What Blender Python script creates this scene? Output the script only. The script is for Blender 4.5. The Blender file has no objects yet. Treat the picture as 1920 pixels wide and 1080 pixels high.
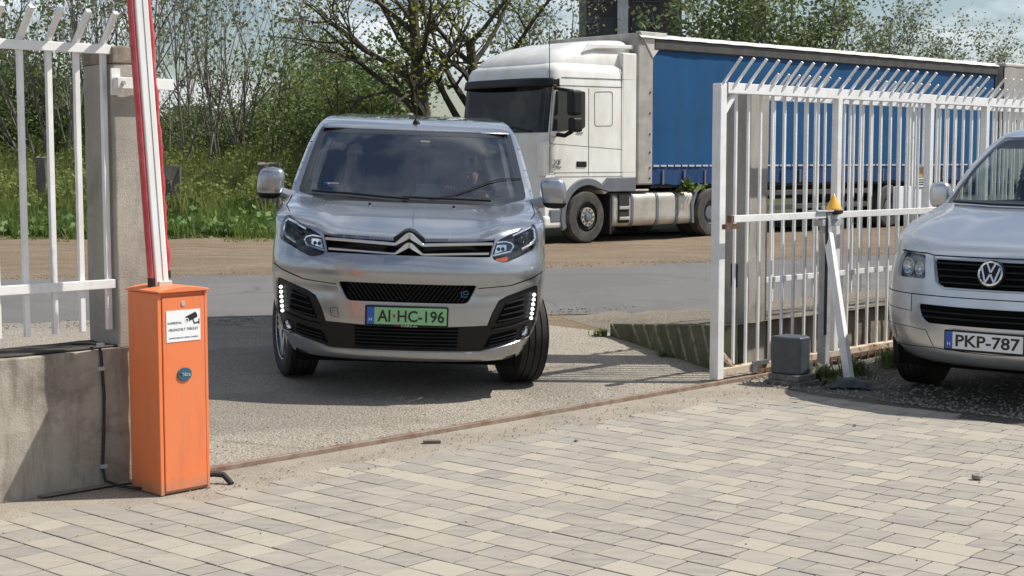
import bpy, bmesh, math, random
import numpy as np
from mathutils import Vector, Matrix, geometry as mgeo

# ------------------------------------------------------------------ camera, sky, sun, exposure
scene = bpy.context.scene
COL = scene.collection
cam_d = bpy.data.cameras.new('camera')
cam_d.sensor_width = 36.0
cam_d.lens = 52.0
cam_d.clip_start = 0.05
cam_d.clip_end = 2000
cam = bpy.data.objects.new('camera', cam_d)
COL.objects.link(cam)
CAM_H = 1.6
cam.location = (0, 0, CAM_H)
cam.rotation_euler = (math.radians(90) - math.atan(240 / 2773.0), 0, 0)
scene.camera = cam

SUN_AZ = (0.988, 0.155)        # horizontal direction towards the sun
SUN_EL = math.radians(53)
world = bpy.data.worlds.new('World')
scene.world = world
world.use_nodes = True
wn, wl = world.node_tree.nodes, world.node_tree.links
wn.clear()
wout = wn.new('ShaderNodeOutputWorld')
wbg = wn.new('ShaderNodeBackground')
wbg.inputs['Strength'].default_value = 0.09
sky = wn.new('ShaderNodeTexSky')
sky.sky_type = 'NISHITA'
sky.sun_disc = False
sky.sun_elevation = SUN_EL
sky.sun_rotation = math.atan2(SUN_AZ[0], SUN_AZ[1])
sky.air_density = 1.0
sky.dust_density = 1.0
sky.ozone_density = 1.2
# thin broken cloud over the whole sky
wtc = wn.new('ShaderNodeTexCoord')
wsep = wn.new('ShaderNodeSeparateXYZ')
wl.new(wtc.outputs['Generated'], wsep.inputs[0])
wz = wn.new('ShaderNodeMath'); wz.operation = 'ADD'; wz.inputs[1].default_value = 0.22
wl.new(wsep.outputs['Z'], wz.inputs[0])
wdx = wn.new('ShaderNodeMath'); wdx.operation = 'DIVIDE'
wdy = wn.new('ShaderNodeMath'); wdy.operation = 'DIVIDE'
wl.new(wsep.outputs['X'], wdx.inputs[0]); wl.new(wz.outputs[0], wdx.inputs[1])
wl.new(wsep.outputs['Y'], wdy.inputs[0]); wl.new(wz.outputs[0], wdy.inputs[1])
wcmb = wn.new('ShaderNodeCombineXYZ')
wl.new(wdx.outputs[0], wcmb.inputs[0]); wl.new(wdy.outputs[0], wcmb.inputs[1])
wno = wn.new('ShaderNodeTexNoise')
wno.inputs['Scale'].default_value = 2.1
wno.inputs['Detail'].default_value = 7
wno.inputs['Roughness'].default_value = 0.55
wno.inputs['Distortion'].default_value = 0.35
wl.new(wcmb.outputs[0], wno.inputs['Vector'])
wmr = wn.new('ShaderNodeMapRange')
wmr.inputs['From Min'].default_value = 0.46
wmr.inputs['From Max'].default_value = 0.66
wmr.inputs['To Max'].default_value = 0.95
wl.new(wno.outputs['Fac'], wmr.inputs['Value'])
wmix = wn.new('ShaderNodeMix'); wmix.data_type = 'RGBA'
wmix.inputs['B'].default_value = (10.0, 10.5, 11.2, 1)
wl.new(wmr.outputs[0], wmix.inputs['Factor'])
wl.new(sky.outputs[0], wmix.inputs['A'])
wl.new(wmix.outputs['Result'], wbg.inputs['Color'])
wl.new(wbg.outputs[0], wout.inputs[0])

sun_d = bpy.data.lights.new('sun', 'SUN')
sun_d.energy = 4.9
sun_d.angle = math.radians(0.6)
sun_d.color = (1.0, 0.95, 0.87)
sun = bpy.data.objects.new('sun', sun_d)
COL.objects.link(sun)
_k = math.hypot(*SUN_AZ)
_sd = Vector((SUN_AZ[0] / _k * math.cos(SUN_EL), SUN_AZ[1] / _k * math.cos(SUN_EL), math.sin(SUN_EL)))
sun.rotation_euler = (-_sd).to_track_quat('-Z', 'Y').to_euler()
sun.location = (20, -8, 25)

scene.view_settings.view_transform = 'Standard'
scene.view_settings.look = 'None'
scene.view_settings.exposure = 0.2
scene.view_settings.gamma = 1.0
scene.view_settings.use_curve_mapping = False
scene.render.engine = 'CYCLES'
scene.cycles.max_bounces = 8
scene.cycles.transparent_max_bounces = 16
scene.cycles.use_denoising = True

# ------------------------------------------------------------------ helpers
def tag(o, label=None, cat=None, group=None, kind=None):
    if label: o['label'] = label
    if cat: o['category'] = cat
    if group: o['group'] = group
    if kind: o['kind'] = kind
    return o

def empty(name, loc=(0, 0, 0), rz=0.0, label=None, cat=None, group=None, matrix=None):
    o = bpy.data.objects.new(name, None)
    o.empty_display_size = 0.1
    COL.objects.link(o)
    if matrix is not None:
        o.matrix_world = matrix
    else:
        o.location = loc
        o.rotation_euler = (0, 0, rz)
    return tag(o, label, cat, group)

def copy_tree(o, parent=None):
    c = o.copy()
    COL.objects.link(c)
    c.parent = parent
    for ch in list(o.children):
        copy_tree(ch, c)
    return c

class MB:
    """collects shapes and links them as one mesh object"""
    def __init__(s, flip=False):
        s.v = []; s.f = []; s.mi = []; s.flip = flip; s.m = 0
    def add(s, vs, fs):
        b = len(s.v)
        s.v += [tuple(p) for p in vs]
        s.f += [tuple(i + b for i in f) for f in fs]
        s.mi += [s.m] * len(fs)
        return s
    def box(s, x0, x1, y0, y1, z0, z1):
        return s.add([(x0, y0, z0), (x1, y0, z0), (x1, y1, z0), (x0, y1, z0), (x0, y0, z1), (x1, y0, z1), (x1, y1, z1), (x0, y1, z1)],
                     [(0, 3, 2, 1), (4, 5, 6, 7), (0, 1, 5, 4), (1, 2, 6, 5), (2, 3, 7, 6), (3, 0, 4, 7)])
    def beam(s, p, q, w, h, up=(0, 0, 1)):
        p, q = Vector(p), Vector(q)
        d = (q - p).normalized()
        u = Vector(up)
        a = d.cross(u)
        if a.length < 1e-4: a = d.cross(Vector((1, 0, 0)))
        a.normalize(); b = a.cross(d)
        c = [a * (i * w / 2) + b * (j * h / 2) for i, j in ((-1, -1), (1, -1), (1, 1), (-1, 1))]
        return s.add([p + k for k in c] + [q + k for k in c], [(3, 2, 1, 0), (4, 5, 6, 7), (0, 1, 5, 4), (1, 2, 6, 5), (2, 3, 7, 6), (3, 0, 4, 7)])
    def tube(s, pts, r, n=8, cap=True):
        pts = [Vector(p) for p in pts]
        rs = r if isinstance(r, (list, tuple)) else [r] * len(pts)
        d0 = (pts[1] - pts[0]).normalized()
        a = d0.orthogonal().normalized()
        vs = []; fs = []
        for i, p in enumerate(pts):
            d = (pts[min(i + 1, len(pts) - 1)] - pts[max(i - 1, 0)])
            d = d.normalized() if d.length > 1e-9 else d0
            a = (a - d * a.dot(d))
            a = a.normalized() if a.length > 1e-6 else d.orthogonal().normalized()
            b = d.cross(a)
            for k in range(n):
                t = 2 * math.pi * k / n
                vs.append(p + (a * math.cos(t) + b * math.sin(t)) * rs[i])
        for i in range(len(pts) - 1):
            for k in range(n):
                fs.append((i * n + k, i * n + (k + 1) % n, (i + 1) * n + (k + 1) % n, (i + 1) * n + k))
        if cap:
            fs.append(tuple(range(n))[::-1]); fs.append(tuple(range((len(pts) - 1) * n, len(pts) * n)))
        return s.add(vs, fs)
    def prism(s, poly, a, b, axis='y'):
        """extrude a 2D polygon between a and b along an axis; polygon coords are the two other axes in order"""
        def mp(p, k):
            return {'y': (p[0], k, p[1]), 'x': (k, p[0], p[1]), 'z': (p[0], p[1], k)}[axis]
        n = len(poly)
        vs = [mp(p, a) for p in poly] + [mp(p, b) for p in poly]
        fs = [tuple(range(n)), tuple(range(n, 2 * n))[::-1]] + [(i, i + n, (i + 1) % n + n, (i + 1) % n) for i in range(n)]
        return s.add(vs, fs)
    def lathe(s, prof, c=(0, 0, 0), axis='z', n=24, a0=0.0, a1=2 * math.pi):
        full = abs(a1 - a0 - 2 * math.pi) < 1e-6
        m = n if full else n + 1
        vs = []; fs = []
        for r, h in prof:
            for k in range(m):
                t = a0 + (a1 - a0) * k / n
                x, y = r * math.cos(t), r * math.sin(t)
                p = {'z': (x, y, h), 'x': (h, x, y), 'y': (x, h, y)}[axis]
                vs.append((c[0] + p[0], c[1] + p[1], c[2] + p[2]))
        for i in range(len(prof) - 1):
            for k in range(n):
                k2 = (k + 1) % m
                fs.append((i * m + k, i * m + k2, (i + 1) * m + k2, (i + 1) * m + k))
        return s.add(vs, fs)
    def grid(s, nu, nv, fn):
        vs = [fn(i / nu, j / nv) for i in range(nu + 1) for j in range(nv + 1)]
        fs = [(i * (nv + 1) + j, (i + 1) * (nv + 1) + j, (i + 1) * (nv + 1) + j + 1, i * (nv + 1) + j + 1) for i in range(nu) for j in range(nv)]
        return s.add(vs, fs)
    def obj(s, name, mats, parent=None, smooth=False, bevel=0.0, seg=2, angle=35, recalc=True, attr=None):
        me = bpy.data.meshes.new(name)
        vs = [(x, -y, z) for x, y, z in s.v] if s.flip else s.v
        fs = [f[::-1] for f in s.f] if s.flip else s.f
        me.from_pydata(vs, [], fs)
        if not isinstance(mats, (list, tuple)): mats = [mats]
        for m in mats: me.materials.append(m)
        if len(mats) > 1: me.polygons.foreach_set('material_index', s.mi)
        if recalc and len(fs) < 60000:
            bm = bmesh.new(); bm.from_mesh(me)
            bmesh.ops.recalc_face_normals(bm, faces=bm.faces)
            bm.to_mesh(me); bm.free()
        if smooth:
            me.polygons.foreach_set('use_smooth', [True] * len(me.polygons))
            me.set_sharp_from_angle(angle=math.radians(angle))
        me.update()
        o = bpy.data.objects.new(name, me)
        COL.objects.link(o)
        o.parent = parent
        if bevel:
            b = o.modifiers.new('bevel', 'BEVEL')
            b.width = bevel; b.segments = seg; b.limit_method = 'ANGLE'; b.angle_limit = math.radians(40)
        return o

def text_part(name, txt, mat, parent, origin, width=None, height=None, face='-y', thick=0.001, align='CENTER', rot=None, bold=0.0):
    """flat lettering as a mesh; local reading direction +x, facing -y"""
    cu = bpy.data.curves.new(name, 'FONT')
    cu.body = txt; cu.extrude = thick; cu.offset = bold; cu.resolution_u = 3
    t = bpy.data.objects.new(name + '_tmp', cu)
    COL.objects.link(t)
    dg = bpy.context.evaluated_depsgraph_get()
    me = bpy.data.meshes.new_from_object(t.evaluated_get(dg))
    bpy.data.objects.remove(t)
    co = np.empty(len(me.vertices) * 3); me.vertices.foreach_get('co', co); co = co.reshape(-1, 3)
    mn, mx = co.min(0), co.max(0)
    sx = (width / (mx[0] - mn[0])) if width else None
    sy = (height / (mx[1] - mn[1])) if height else sx
    sx = sx or sy
    ox = (mn[0] + mx[0]) / 2 if align == 'CENTER' else mn[0]
    oy = (mn[1] + mx[1]) / 2
    x = (co[:, 0] - ox) * sx; z = (co[:, 1] - oy) * sy; y = -co[:, 2]
    P = np.stack([x, y, z], 1)
    if rot is not None: P = P @ np.array(rot.to_3x3()).T
    P += np.array(origin)
    me.vertices.foreach_set('co', P.ravel())
    me.materials.clear(); me.materials.append(mat); me.update(); me.name = name
    o = bpy.data.objects.new(name, me); COL.objects.link(o); o.parent = parent
    return o

# ------------------------------------------------------------------ materials
def nmat(name):
    m = bpy.data.materials.new(name); m.use_nodes = True
    nt = m.node_tree
    return m, nt.nodes, nt.links, nt.nodes['Principled BSDF']

def noise(n, l, vec, scale, detail=5, rough=0.55, dist=0.0):
    t = n.new('ShaderNodeTexNoise')
    t.inputs['Scale'].default_value = scale; t.inputs['Detail'].default_value = detail
    t.inputs['Roughness'].default_value = rough; t.inputs['Distortion'].default_value = dist
    l.new(vec, t.inputs['Vector'])
    return t.outputs['Fac']

def ramp(n, l, fac, lo, hi, a=0.0, b=1.0):
    r = n.new('ShaderNodeMapRange')
    r.inputs['From Min'].default_value = lo; r.inputs['From Max'].default_value = hi
    r.inputs['To Min'].default_value = a; r.inputs['To Max'].default_value = b
    l.new(fac, r.inputs['Value'])
    return r.outputs[0]

def mixc(n, l, fac, a, b, mode='MIX'):
    m = n.new('ShaderNodeMix'); m.data_type = 'RGBA'; m.blend_type = mode
    for k, v in (('Factor', fac), ('A', a), ('B', b)):
        s = m.inputs[k]
        if isinstance(v, (int, float)): s.default_value = v
        elif isinstance(v, tuple): s.default_value = v if len(v) == 4 else v + (1,)
        else: l.new(v, s)
    return m.outputs['Result']

def coords(n, l, stretch=(1, 1, 1), kind='pos'):
    if kind == 'pos':
        src = n.new('ShaderNodeNewGeometry').outputs['Position']
    else:
        src = n.new('ShaderNodeTexCoord').outputs['Object']
    mp = n.new('ShaderNodeMapping'); mp.inputs['Scale'].default_value = stretch
    l.new(src, mp.inputs['Vector'])
    return mp.outputs[0]

def bump(n, l, bsdf, h, strength, dist=0.01):
    b = n.new('ShaderNodeBump'); b.inputs['Strength'].default_value = strength; b.inputs['Distance'].default_value = dist
    l.new(h, b.inputs['Height']); l.new(b.outputs[0], bsdf.inputs['Normal'])

def mat(name, col, rough=0.5, metal=0.0, col2=None, scale=4.0, lo=0.4, hi=0.65, bmp=0.0, bscale=60.0, spec=0.5, coat=0.0, stretch=(1, 1, 1), kind='obj', rvar=0.0, bdist=0.01):
    m, n, l, b = nmat(name)
    b.inputs['Base Color'].default_value = col + (1,)
    b.inputs['Roughness'].default_value = rough
    b.inputs['Metallic'].default_value = metal
    b.inputs['Specular IOR Level'].default_value = spec
    b.inputs['Coat Weight'].default_value = coat
    if coat: b.inputs['Coat Roughness'].default_value = 0.06
    if col2 or bmp or rvar:
        c = coords(n, l, stretch, kind)
        if col2:
            f = noise(n, l, c, scale, 7, 0.62)
            l.new(mixc(n, l, ramp(n, l, f, lo, hi), col, col2), b.inputs['Base Color'])
        if bmp: bump(n, l, b, noise(n, l, c, bscale, 4), bmp, bdist)
        if rvar: l.new(ramp(n, l, noise(n, l, c, scale * 1.7, 5), 0.3, 0.7, max(0.02, rough - rvar), rough + rvar), b.inputs['Roughness'])
    return m
# ------------------------------------------------------------------ frame of the fence line: t along it, s away from the yard
FA = math.radians(44.5)
FO = Vector((-1.551, 7.503, 0))
FU = Vector((math.cos(FA), math.sin(FA), 0))
FN = Vector((-math.sin(FA), math.cos(FA), 0))
def W(t, s, z=0.0):
    p = FO + FU * t + FN * s
    return Vector((p.x, p.y, z))
def to_ts(x, y):
    d = Vector((x, y, 0)) - FO
    return d.dot(FU), d.dot(FN)
def zg(x, y):
    """height of the ground outside the yard: the drive climbs away from the gate, then the road lies flat"""
    t, s = to_ts(x, y)
    s = max(s, 0.0)
    k = 0.055 * s
    if k > 0.08: k = 0.08 + 0.035 * (1 - math.exp(-(k - 0.08) / 0.035))
    far = min(max((y - 20) / 8, 0), 1)
    return k * (1 - far) + 0.06 * far

def ground_mat(name, c1, c2, c3, big=0.35, fine=28.0, stone=90.0, bs=0.5, tracks=False, dark=(0.1, 0.085, 0.065), crack=None):
    m, n, l, b = nmat(name)
    c = coords(n, l)
    f1 = ramp(n, l, noise(n, l, c, big, 8, 0.65), 0.38, 0.62)
    f2 = ramp(n, l, noise(n, l, c, fine, 6, 0.7), 0.35, 0.7)
    col = mixc(n, l, f1, c1, c2)
    col = mixc(n, l, ramp(n, l, noise(n, l, c, fine, 4, 0.7), 0.5, 0.8, 0, 0.75), col, c3)
    v = n.new('ShaderNodeTexVoronoi'); v.inputs['Scale'].default_value = stone; l.new(c, v.inputs['Vector'])
    sp = ramp(n, l, v.outputs['Distance'], 0.0, 0.42, 1.0, 0.0)
    col = mixc(n, l, ramp(n, l, v.outputs['Distance'], 0.35, 0.75, 0.0, 0.55), col, dark)
    if tracks:
        c2_ = coords(n, l, (0.16, 1.5, 1))
        ft = ramp(n, l, noise(n, l, c2_, 1.6, 8, 0.78, 0.4), 0.47, 0.62, 0, 0.9)
        col = mixc(n, l, ft, col, (0.17, 0.125, 0.085))
    if crack:
        cv = n.new('ShaderNodeTexVoronoi'); cv.feature = 'DISTANCE_TO_EDGE'; cv.inputs['Scale'].default_value = crack
        off = n.new('ShaderNodeTexNoise'); off.inputs['Scale'].default_value = crack * 2.5; off.inputs['Detail'].default_value = 6; l.new(c, off.inputs['Vector'])
        vm = n.new('ShaderNodeVectorMath'); vm.operation = 'MULTIPLY_ADD'; vm.inputs[1].default_value = (0.9, 0.9, 0.9)
        l.new(off.outputs['Color'], vm.inputs[0]); l.new(c, vm.inputs[2]); l.new(vm.outputs[0], cv.inputs['Vector'])
        ck = ramp(n, l, cv.outputs['Distance'], 0.004, 0.02, 1.0, 0.0)
        msk = n.new('ShaderNodeMath'); msk.operation = 'MULTIPLY'; l.new(ck, msk.inputs[0]); l.new(ramp(n, l, noise(n, l, c, 0.6, 4), 0.47, 0.6, 0, 0.75), msk.inputs[1])
        col = mixc(n, l, msk.outputs[0], col, dark)
        pt = ramp(n, l, noise(n, l, c, 0.45, 5, 0.6, 0.5), 0.52, 0.56, 0, 0.3)
        col = mixc(n, l, pt, col, dark)
    l.new(col, b.inputs['Base Color'])
    b.inputs['Roughness'].default_value = 0.95
    b.inputs['Specular IOR Level'].default_value = 0.2
    ad = n.new('ShaderNodeMath'); ad.operation = 'ADD'
    l.new(sp, ad.inputs[0]); l.new(f2, ad.inputs[1])
    bump(n, l, b, ad.outputs[0], bs, 0.012)
    return m

M_DIRT = ground_mat('dirt_track', (0.32, 0.245, 0.165), (0.22, 0.165, 0.11), (0.40, 0.325, 0.235), 0.5, 14, 45, 1.0, True)
M_DRIVE = ground_mat('worn_drive_asphalt', (0.52, 0.465, 0.385), (0.41, 0.37, 0.315), (0.62, 0.565, 0.475), 0.9, 38, 48, 1.0, dark=(0.20, 0.178, 0.145), crack=0.55)
M_ROAD = ground_mat('road_asphalt', (0.185, 0.181, 0.174), (0.16, 0.157, 0.152), (0.215, 0.21, 0.20), 0.4, 60, 130, 0.35, dark=(0.11, 0.108, 0.105), crack=0.35)
M_VERGE = ground_mat('gravel_verge', (0.33, 0.29, 0.23), (0.25, 0.22, 0.17), (0.46, 0.42, 0.35), 1.4, 30, 38, 1.0)
M_STRIP = ground_mat('sandy_concrete', (0.40, 0.355, 0.29), (0.31, 0.275, 0.225), (0.47, 0.43, 0.36), 2.2, 45, 120, 0.35)
M_GRAVELBED = ground_mat('grey_gravel', (0.23, 0.21, 0.185), (0.15, 0.135, 0.115), (0.36, 0.335, 0.305), 1.6, 40, 55, 1.0)
M_FIELD = ground_mat('field_soil', (0.07, 0.09, 0.035), (0.05, 0.065, 0.025), (0.10, 0.11, 0.05), 0.5, 20, 50, 0.6)

# ground: one sheet to the horizon
def lines(dense, lo, hi, step, far):
    a = [-f for f in reversed(far)] if lo < 0 else []
    k = lo; out = []
    while k <= hi + 1e-6:
        out.append(k); k += step
    return out
gx = [-900, -400, -150, -60, -35] + lines(0, -24, 24, 0.8, []) + [35, 60, 150, 400, 900]
gy = [-60, -20, -5, 2] + lines(0, 4, 34, 0.6, []) + [40, 50, 70, 120, 250, 500, 900, 1500]
g = MB()
g.v = []
rg = random.Random(5)
for y in gy:
    for x in gx:
        t, s = to_ts(x, y)
        z = zg(x, y) - 0.02
        if s < 0.05: z = -0.055
        elif 20.5 < y < 34: z += rg.uniform(-0.03, 0.03)
        g.v.append((x, y, z))
nx = len(gx)
g.f = [(j * nx + i, j * nx + i + 1, (j + 1) * nx + i + 1, (j + 1) * nx + i) for j in range(len(gy) - 1) for i in range(nx - 1)]
g.mi = [0] * len(g.f)
tag(g.obj('ground', M_DIRT, smooth=True), kind='structure')

# road: a gently bending band
ctr = [(-70, 12.5), (-40, 13.2), (-20, 14.2), (-10, 15.2), (-4.6, 16.1), (-1.6, 16.9), (1.5, 17.95), (5.2, 19.9), (10, 23.0), (18, 28.6), (40, 44), (90, 80)]
def dens(p, step=0.7):
    out = []
    for a, b in zip(p, p[1:]):
        k = max(1, int(math.hypot(b[0] - a[0], b[1] - a[1]) / step))
        k = min(k, 24)
        for i in range(k): out.append((a[0] + (b[0] - a[0]) * i / k, a[1] + (b[1] - a[1]) * i / k))
    return out + [p[-1]]
def smooth_line(p, it=3):
    for _ in range(it):
        q = [p[0]]
        for a, b in zip(p, p[1:]):
            q += [(a[0] * .75 + b[0] * .25, a[1] * .75 + b[1] * .25), (a[0] * .25 + b[0] * .75, a[1] * .25 + b[1] * .75)]
        p = q + [p[-1]]
    return p
rc = dens(smooth_line(ctr, 2), 0.5)
rr = random.Random(3)
rd = MB(); NW = 8
wob0 = wob1 = 0
for i, p in enumerate(rc):
    a, b = rc[max(i - 1, 0)], rc[min(i + 1, len(rc) - 1)]
    d = Vector((b[0] - a[0], b[1] - a[1])).normalized(); nn = Vector((-d.y, d.x))
    wob0 = wob0 * 0.7 + rr.uniform(-0.16, 0.16); wob1 = wob1 * 0.7 + rr.uniform(-0.06, 0.06)
    for k in range(NW + 1):
        o = -2.95 + wob0 + (5.75 - wob0 + wob1) * k / NW
        x, y = p[0] + nn.x * o, p[1] + nn.y * o
        z = zg(x, y) + 0.006 + 0.02 * (1 - (2 * k / NW - 1) ** 2) + (0 if 0 < k < NW else -0.02)
        rd.v.append((x, y, z))
rd.f = [(i * (NW + 1) + k, (i + 1) * (NW + 1) + k, (i + 1) * (NW + 1) + k + 1, i * (NW + 1) + k + 1) for i in range(len(rc) - 1) for k in range(NW)]
rd.mi = [0] * len(rd.f)
tag(rd.obj('road', M_ROAD, smooth=True), kind='structure')

# drive from the gate up to the road
dv = MB()
def drv(a, b):
    s = 0.045 + 6.6 * b
    t = -0.9 + 6.3 * a
    p = W(t, s)
    return (p.x, p.y, zg(p.x, p.y) + 0.003)
dv.grid(36, 40, drv)
tag(dv.obj('driveway', M_DRIVE, smooth=True), kind='structure')

# sandy strip between gate track and pavers, also round the barrier
st = MB()
st.add([W(-4.6, 0.2, -0.004), W(-4.6, -0.36, -0.004), W(-0.80, -0.36, -0.004), W(-0.80, -0.62, -0.004), W(3.7, -0.62, -0.004), W(4.5, -1.15, -0.004), W(5.0, -0.3, -0.004), W(5.0, 0.04, -0.004), W(-0.21, 0.04, -0.004), W(-0.21, 0.2, -0.004)], [(0, 1, 2, 3, 4, 5, 6, 7, 8, 9)])
tag(st.obj('apron', M_STRIP), kind='structure')

# gravel corner beside the paved yard (under the parked van)
gb = MB()
gb.grid(30, 30, lambda a, b: tuple(W(4.17 + 9 * a, -7.5 + 7.75 * b, -0.002 + 0.012 * math.sin(a * 40) * math.sin(b * 31) - (0.02 if a == 0 else 0))))
tag(gb.obj('gravel_ground', M_GRAVELBED, smooth=True), kind='structure')

RE = []
for i_, p_ in enumerate(rc):
    if -9 < p_[0] < 9:
        a_, b_ = rc[i_ - 1], rc[i_ + 1]
        d_ = Vector((b_[0] - a_[0], b_[1] - a_[1])).normalized(); RE.append((p_, Vector((-d_.y, d_.x))))
# raised verge behind the fence on the right, held by the low retaining wall
def sstep(a, b, x):
    x = max(0., min(1., (x - a) / (b - a))); return x * x * (3 - 2 * x)
def zverge(s): return 0.1 + 0.265 * max(0.0, 1 - (s - 0.3) / 2.7)
vg = MB()
def vgp(a, b):
    s = 0.3 + 3.0 * b
    t0 = 4.66 + (s - 0.25) * 0.464
    t = t0 + 18 * a * a
    p = W(t, s)
    g0 = zg(p.x, p.y) - 0.012
    z = max(zverge(s), g0 + 0.006) + 0.006 * math.sin(t * 9) * math.sin(s * 13)
    k = 1.0 if s < 1.75 else sstep(0, 0.55, t - t0)
    if a == 0: k = 0.0 if s >= 1.75 else 1.0
    return (p.x, p.y, g0 + (z - g0) * k - 0.006)
vg.grid(60, 24, vgp)
tag(vg.obj('roadside_verge', M_VERGE, smooth=True), kind='structure')

# ------------------------------------------------------------------ pavers
def paver_mat():
    m, n, l, b = nmat('concrete_paver')
    at = n.new('ShaderNodeAttribute'); at.attribute_name = 'tone'
    c = coords(n, l)
    warm = mixc(n, l, at.outputs['Fac'], (0.252, 0.234, 0.21), (0.405, 0.366, 0.295))
    cs = coords(n, l, (3.0, 11.0, 1.0))
    streak = ramp(n, l, noise(n, l, cs, 1.6, 4, 0.6), 0.35, 0.68)
    warm = mixc(n, l, streak, warm, mixc(n, l, 0.5, warm, (0.44, 0.405, 0.33)))
    sp = ramp(n, l, noise(n, l, c, 170, 3, 0.7), 0.36, 0.6)
    col = mixc(n, l, sp, mixc(n, l, 0.28, warm, (0.16, 0.15, 0.14)), warm)
    dust = ramp(n, l, noise(n, l, c, 1.1, 7, 0.68), 0.52, 0.70, 0, 0.55)
    col = mixc(n, l, dust, col, (0.40, 0.345, 0.27))
    grime = ramp(n, l, noise(n, l, c, 0.8, 6, 0.7, 0.8), 0.55, 0.72, 0, 0.4)
    col = mixc(n, l, grime, col, (0.17, 0.155, 0.135))
    spot = ramp(n, l, noise(n, l, c, 55, 2, 0.5), 0.70, 0.745)
    col = mixc(n, l, spot, col, (0.10, 0.085, 0.07))
    l.new(col, b.inputs['Base Color'])
    b.inputs['Roughness'].default_value = 0.85
    b.inputs['Specular IOR Level'].default_value = 0.3
    bump(n, l, b, noise(n, l, c, 220, 4, 0.7), 0.25, 0.004)
    return m
M_PAVER = paver_mat()
M_JOINT = ground_mat('joint_sand', (0.045, 0.039, 0.032), (0.07, 0.06, 0.048), (0.10, 0.085, 0.068), 3, 60, 120, 0.5)

yard_z = -0.022
yd = MB()
yd.add([W(-7, -0.14, yard_z), W(-7, -9.5, yard_z), W(4.36, -9.5, yard_z), W(4.36, -0.36, yard_z), W(-0.7, -0.36, yard_z), W(-0.7, -0.14, yard_z)], [(0, 1, 2, 3, 4, 5)])
yard = tag(yd.obj('paved_yard', M_JOINT), kind='structure')

def project(p):
    x, y, z = p; z -= CAM_H
    pt = math.atan(240 / 2773.0)
    d = y * math.cos(pt) - z * math.sin(pt); v = y * math.sin(pt) + z * math.cos(pt)
    return (960 + 2773 * x / max(d, .1), 540 - 2773 * v / max(d, .1), d)

rp = random.Random(11)
stones = []
row = 0.160
PA = FA + math.radians(4.5)          # the paving runs a little askew to the gate
PU = Vector((math.cos(PA), math.sin(PA), 0)); PN = Vector((-math.sin(PA), math.cos(PA), 0))
def W2(t, s, z=0.0):
    p = FO + PU * t + PN * s
    return Vector((p.x, p.y, z))
t = -4.6
while t < 5.0:
    s = 0.6 + rp.uniform(0, 0.2)
    while s > -8.4:
        ln = rp.choice((0.12, 0.16, 0.16, 0.20, 0.20, 0.24))
        w2 = 0
        c = W2(t + row / 2, s - ln / 2)
        px, py, d = project(c)
        tf, sf = to_ts(c.x, c.y)
        lim = -0.19 if tf < -0.8 else (-0.47 if tf < 0.4 else (-0.43 if tf < 3.9 else -0.75))
        if d > 0.5 and sf < lim and -6.8 < tf < 4.28:
            stones.append((t, s, ln, px, py, d))
        s -= ln
    t += row
def paver_verts(t, s, ln, zz, rnd):
    g_ = 0.0042; bv = 0.0022
    t0, t1, s0, s1 = t + g_, t + row - g_, s - ln + g_, s - g_
    q = []
    tx = rnd.uniform(-0.0009, 0.0009); ty = rnd.uniform(-0.0009, 0.0009)
    for k, (dz, ins) in enumerate(((-0.03, 0), (-0.0016, 0), (0.0, bv))):
        for i, (a, b) in enumerate(((t0 + ins, s0 + ins), (t1 - ins, s0 + ins), (t1 - ins, s1 - ins), (t0 + ins, s1 - ins))):
            e = (tx if i in (1, 2) else -tx) + (ty if i in (2, 3) else -ty)
            q.append(W2(a, b, zz + dz + (e if k else 0)))
    return q
PF = [(0, 1, 5, 4), (1, 2, 6, 5), (2, 3, 7, 6), (3, 0, 4, 7), (4, 5, 9, 8), (5, 6, 10, 9), (6, 7, 11, 10), (7, 4, 8, 11), (8, 9, 10, 11)]
def in_view(q): return -30 < q[3] < 1950 and q[4] < 1100
stones.sort(key=lambda q: (0 if in_view(q) else 1, q[5]))
def set_tone(me, vals):
    a = me.attributes.new('tone', 'FLOAT', 'FACE')
    a.data.foreach_set('value', vals)
def tone():
    k = rp.random()
    return rp.uniform(0.0, 0.25) if k < 0.42 else (rp.uniform(0.25, 0.6) if k < 0.75 else rp.uniform(0.7, 1.0))
near = stones[:300]; rest = stones[300:]
for q in near:
    mb = MB(); mb.add(paver_verts(q[0], q[1], q[2], rp.uniform(-0.0009, 0.0009), rp), PF)
    c = W2(q[0] + row / 2, q[1] - q[2] / 2, 0)
    mb.v = [(v[0] - c.x, v[1] - c.y, v[2] - c.z) for v in mb.v]
    o = mb.obj('paver', M_PAVER, yard, recalc=False); o.location = c
    set_tone(o.data, [tone()] * len(PF))
mb = MB(); tv = []
for q in rest:
    if not (-1400 < q[3] < 3300 and q[4] < 2600): continue
    mb.add(paver_verts(q[0], q[1], q[2], rp.uniform(-0.0009, 0.0009), rp), PF); tv += [tone()] * len(PF)
o = mb.obj('more_pavers', M_PAVER, yard, recalc=False); set_tone(o.data, tv); tag(o, kind='stuff')

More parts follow.
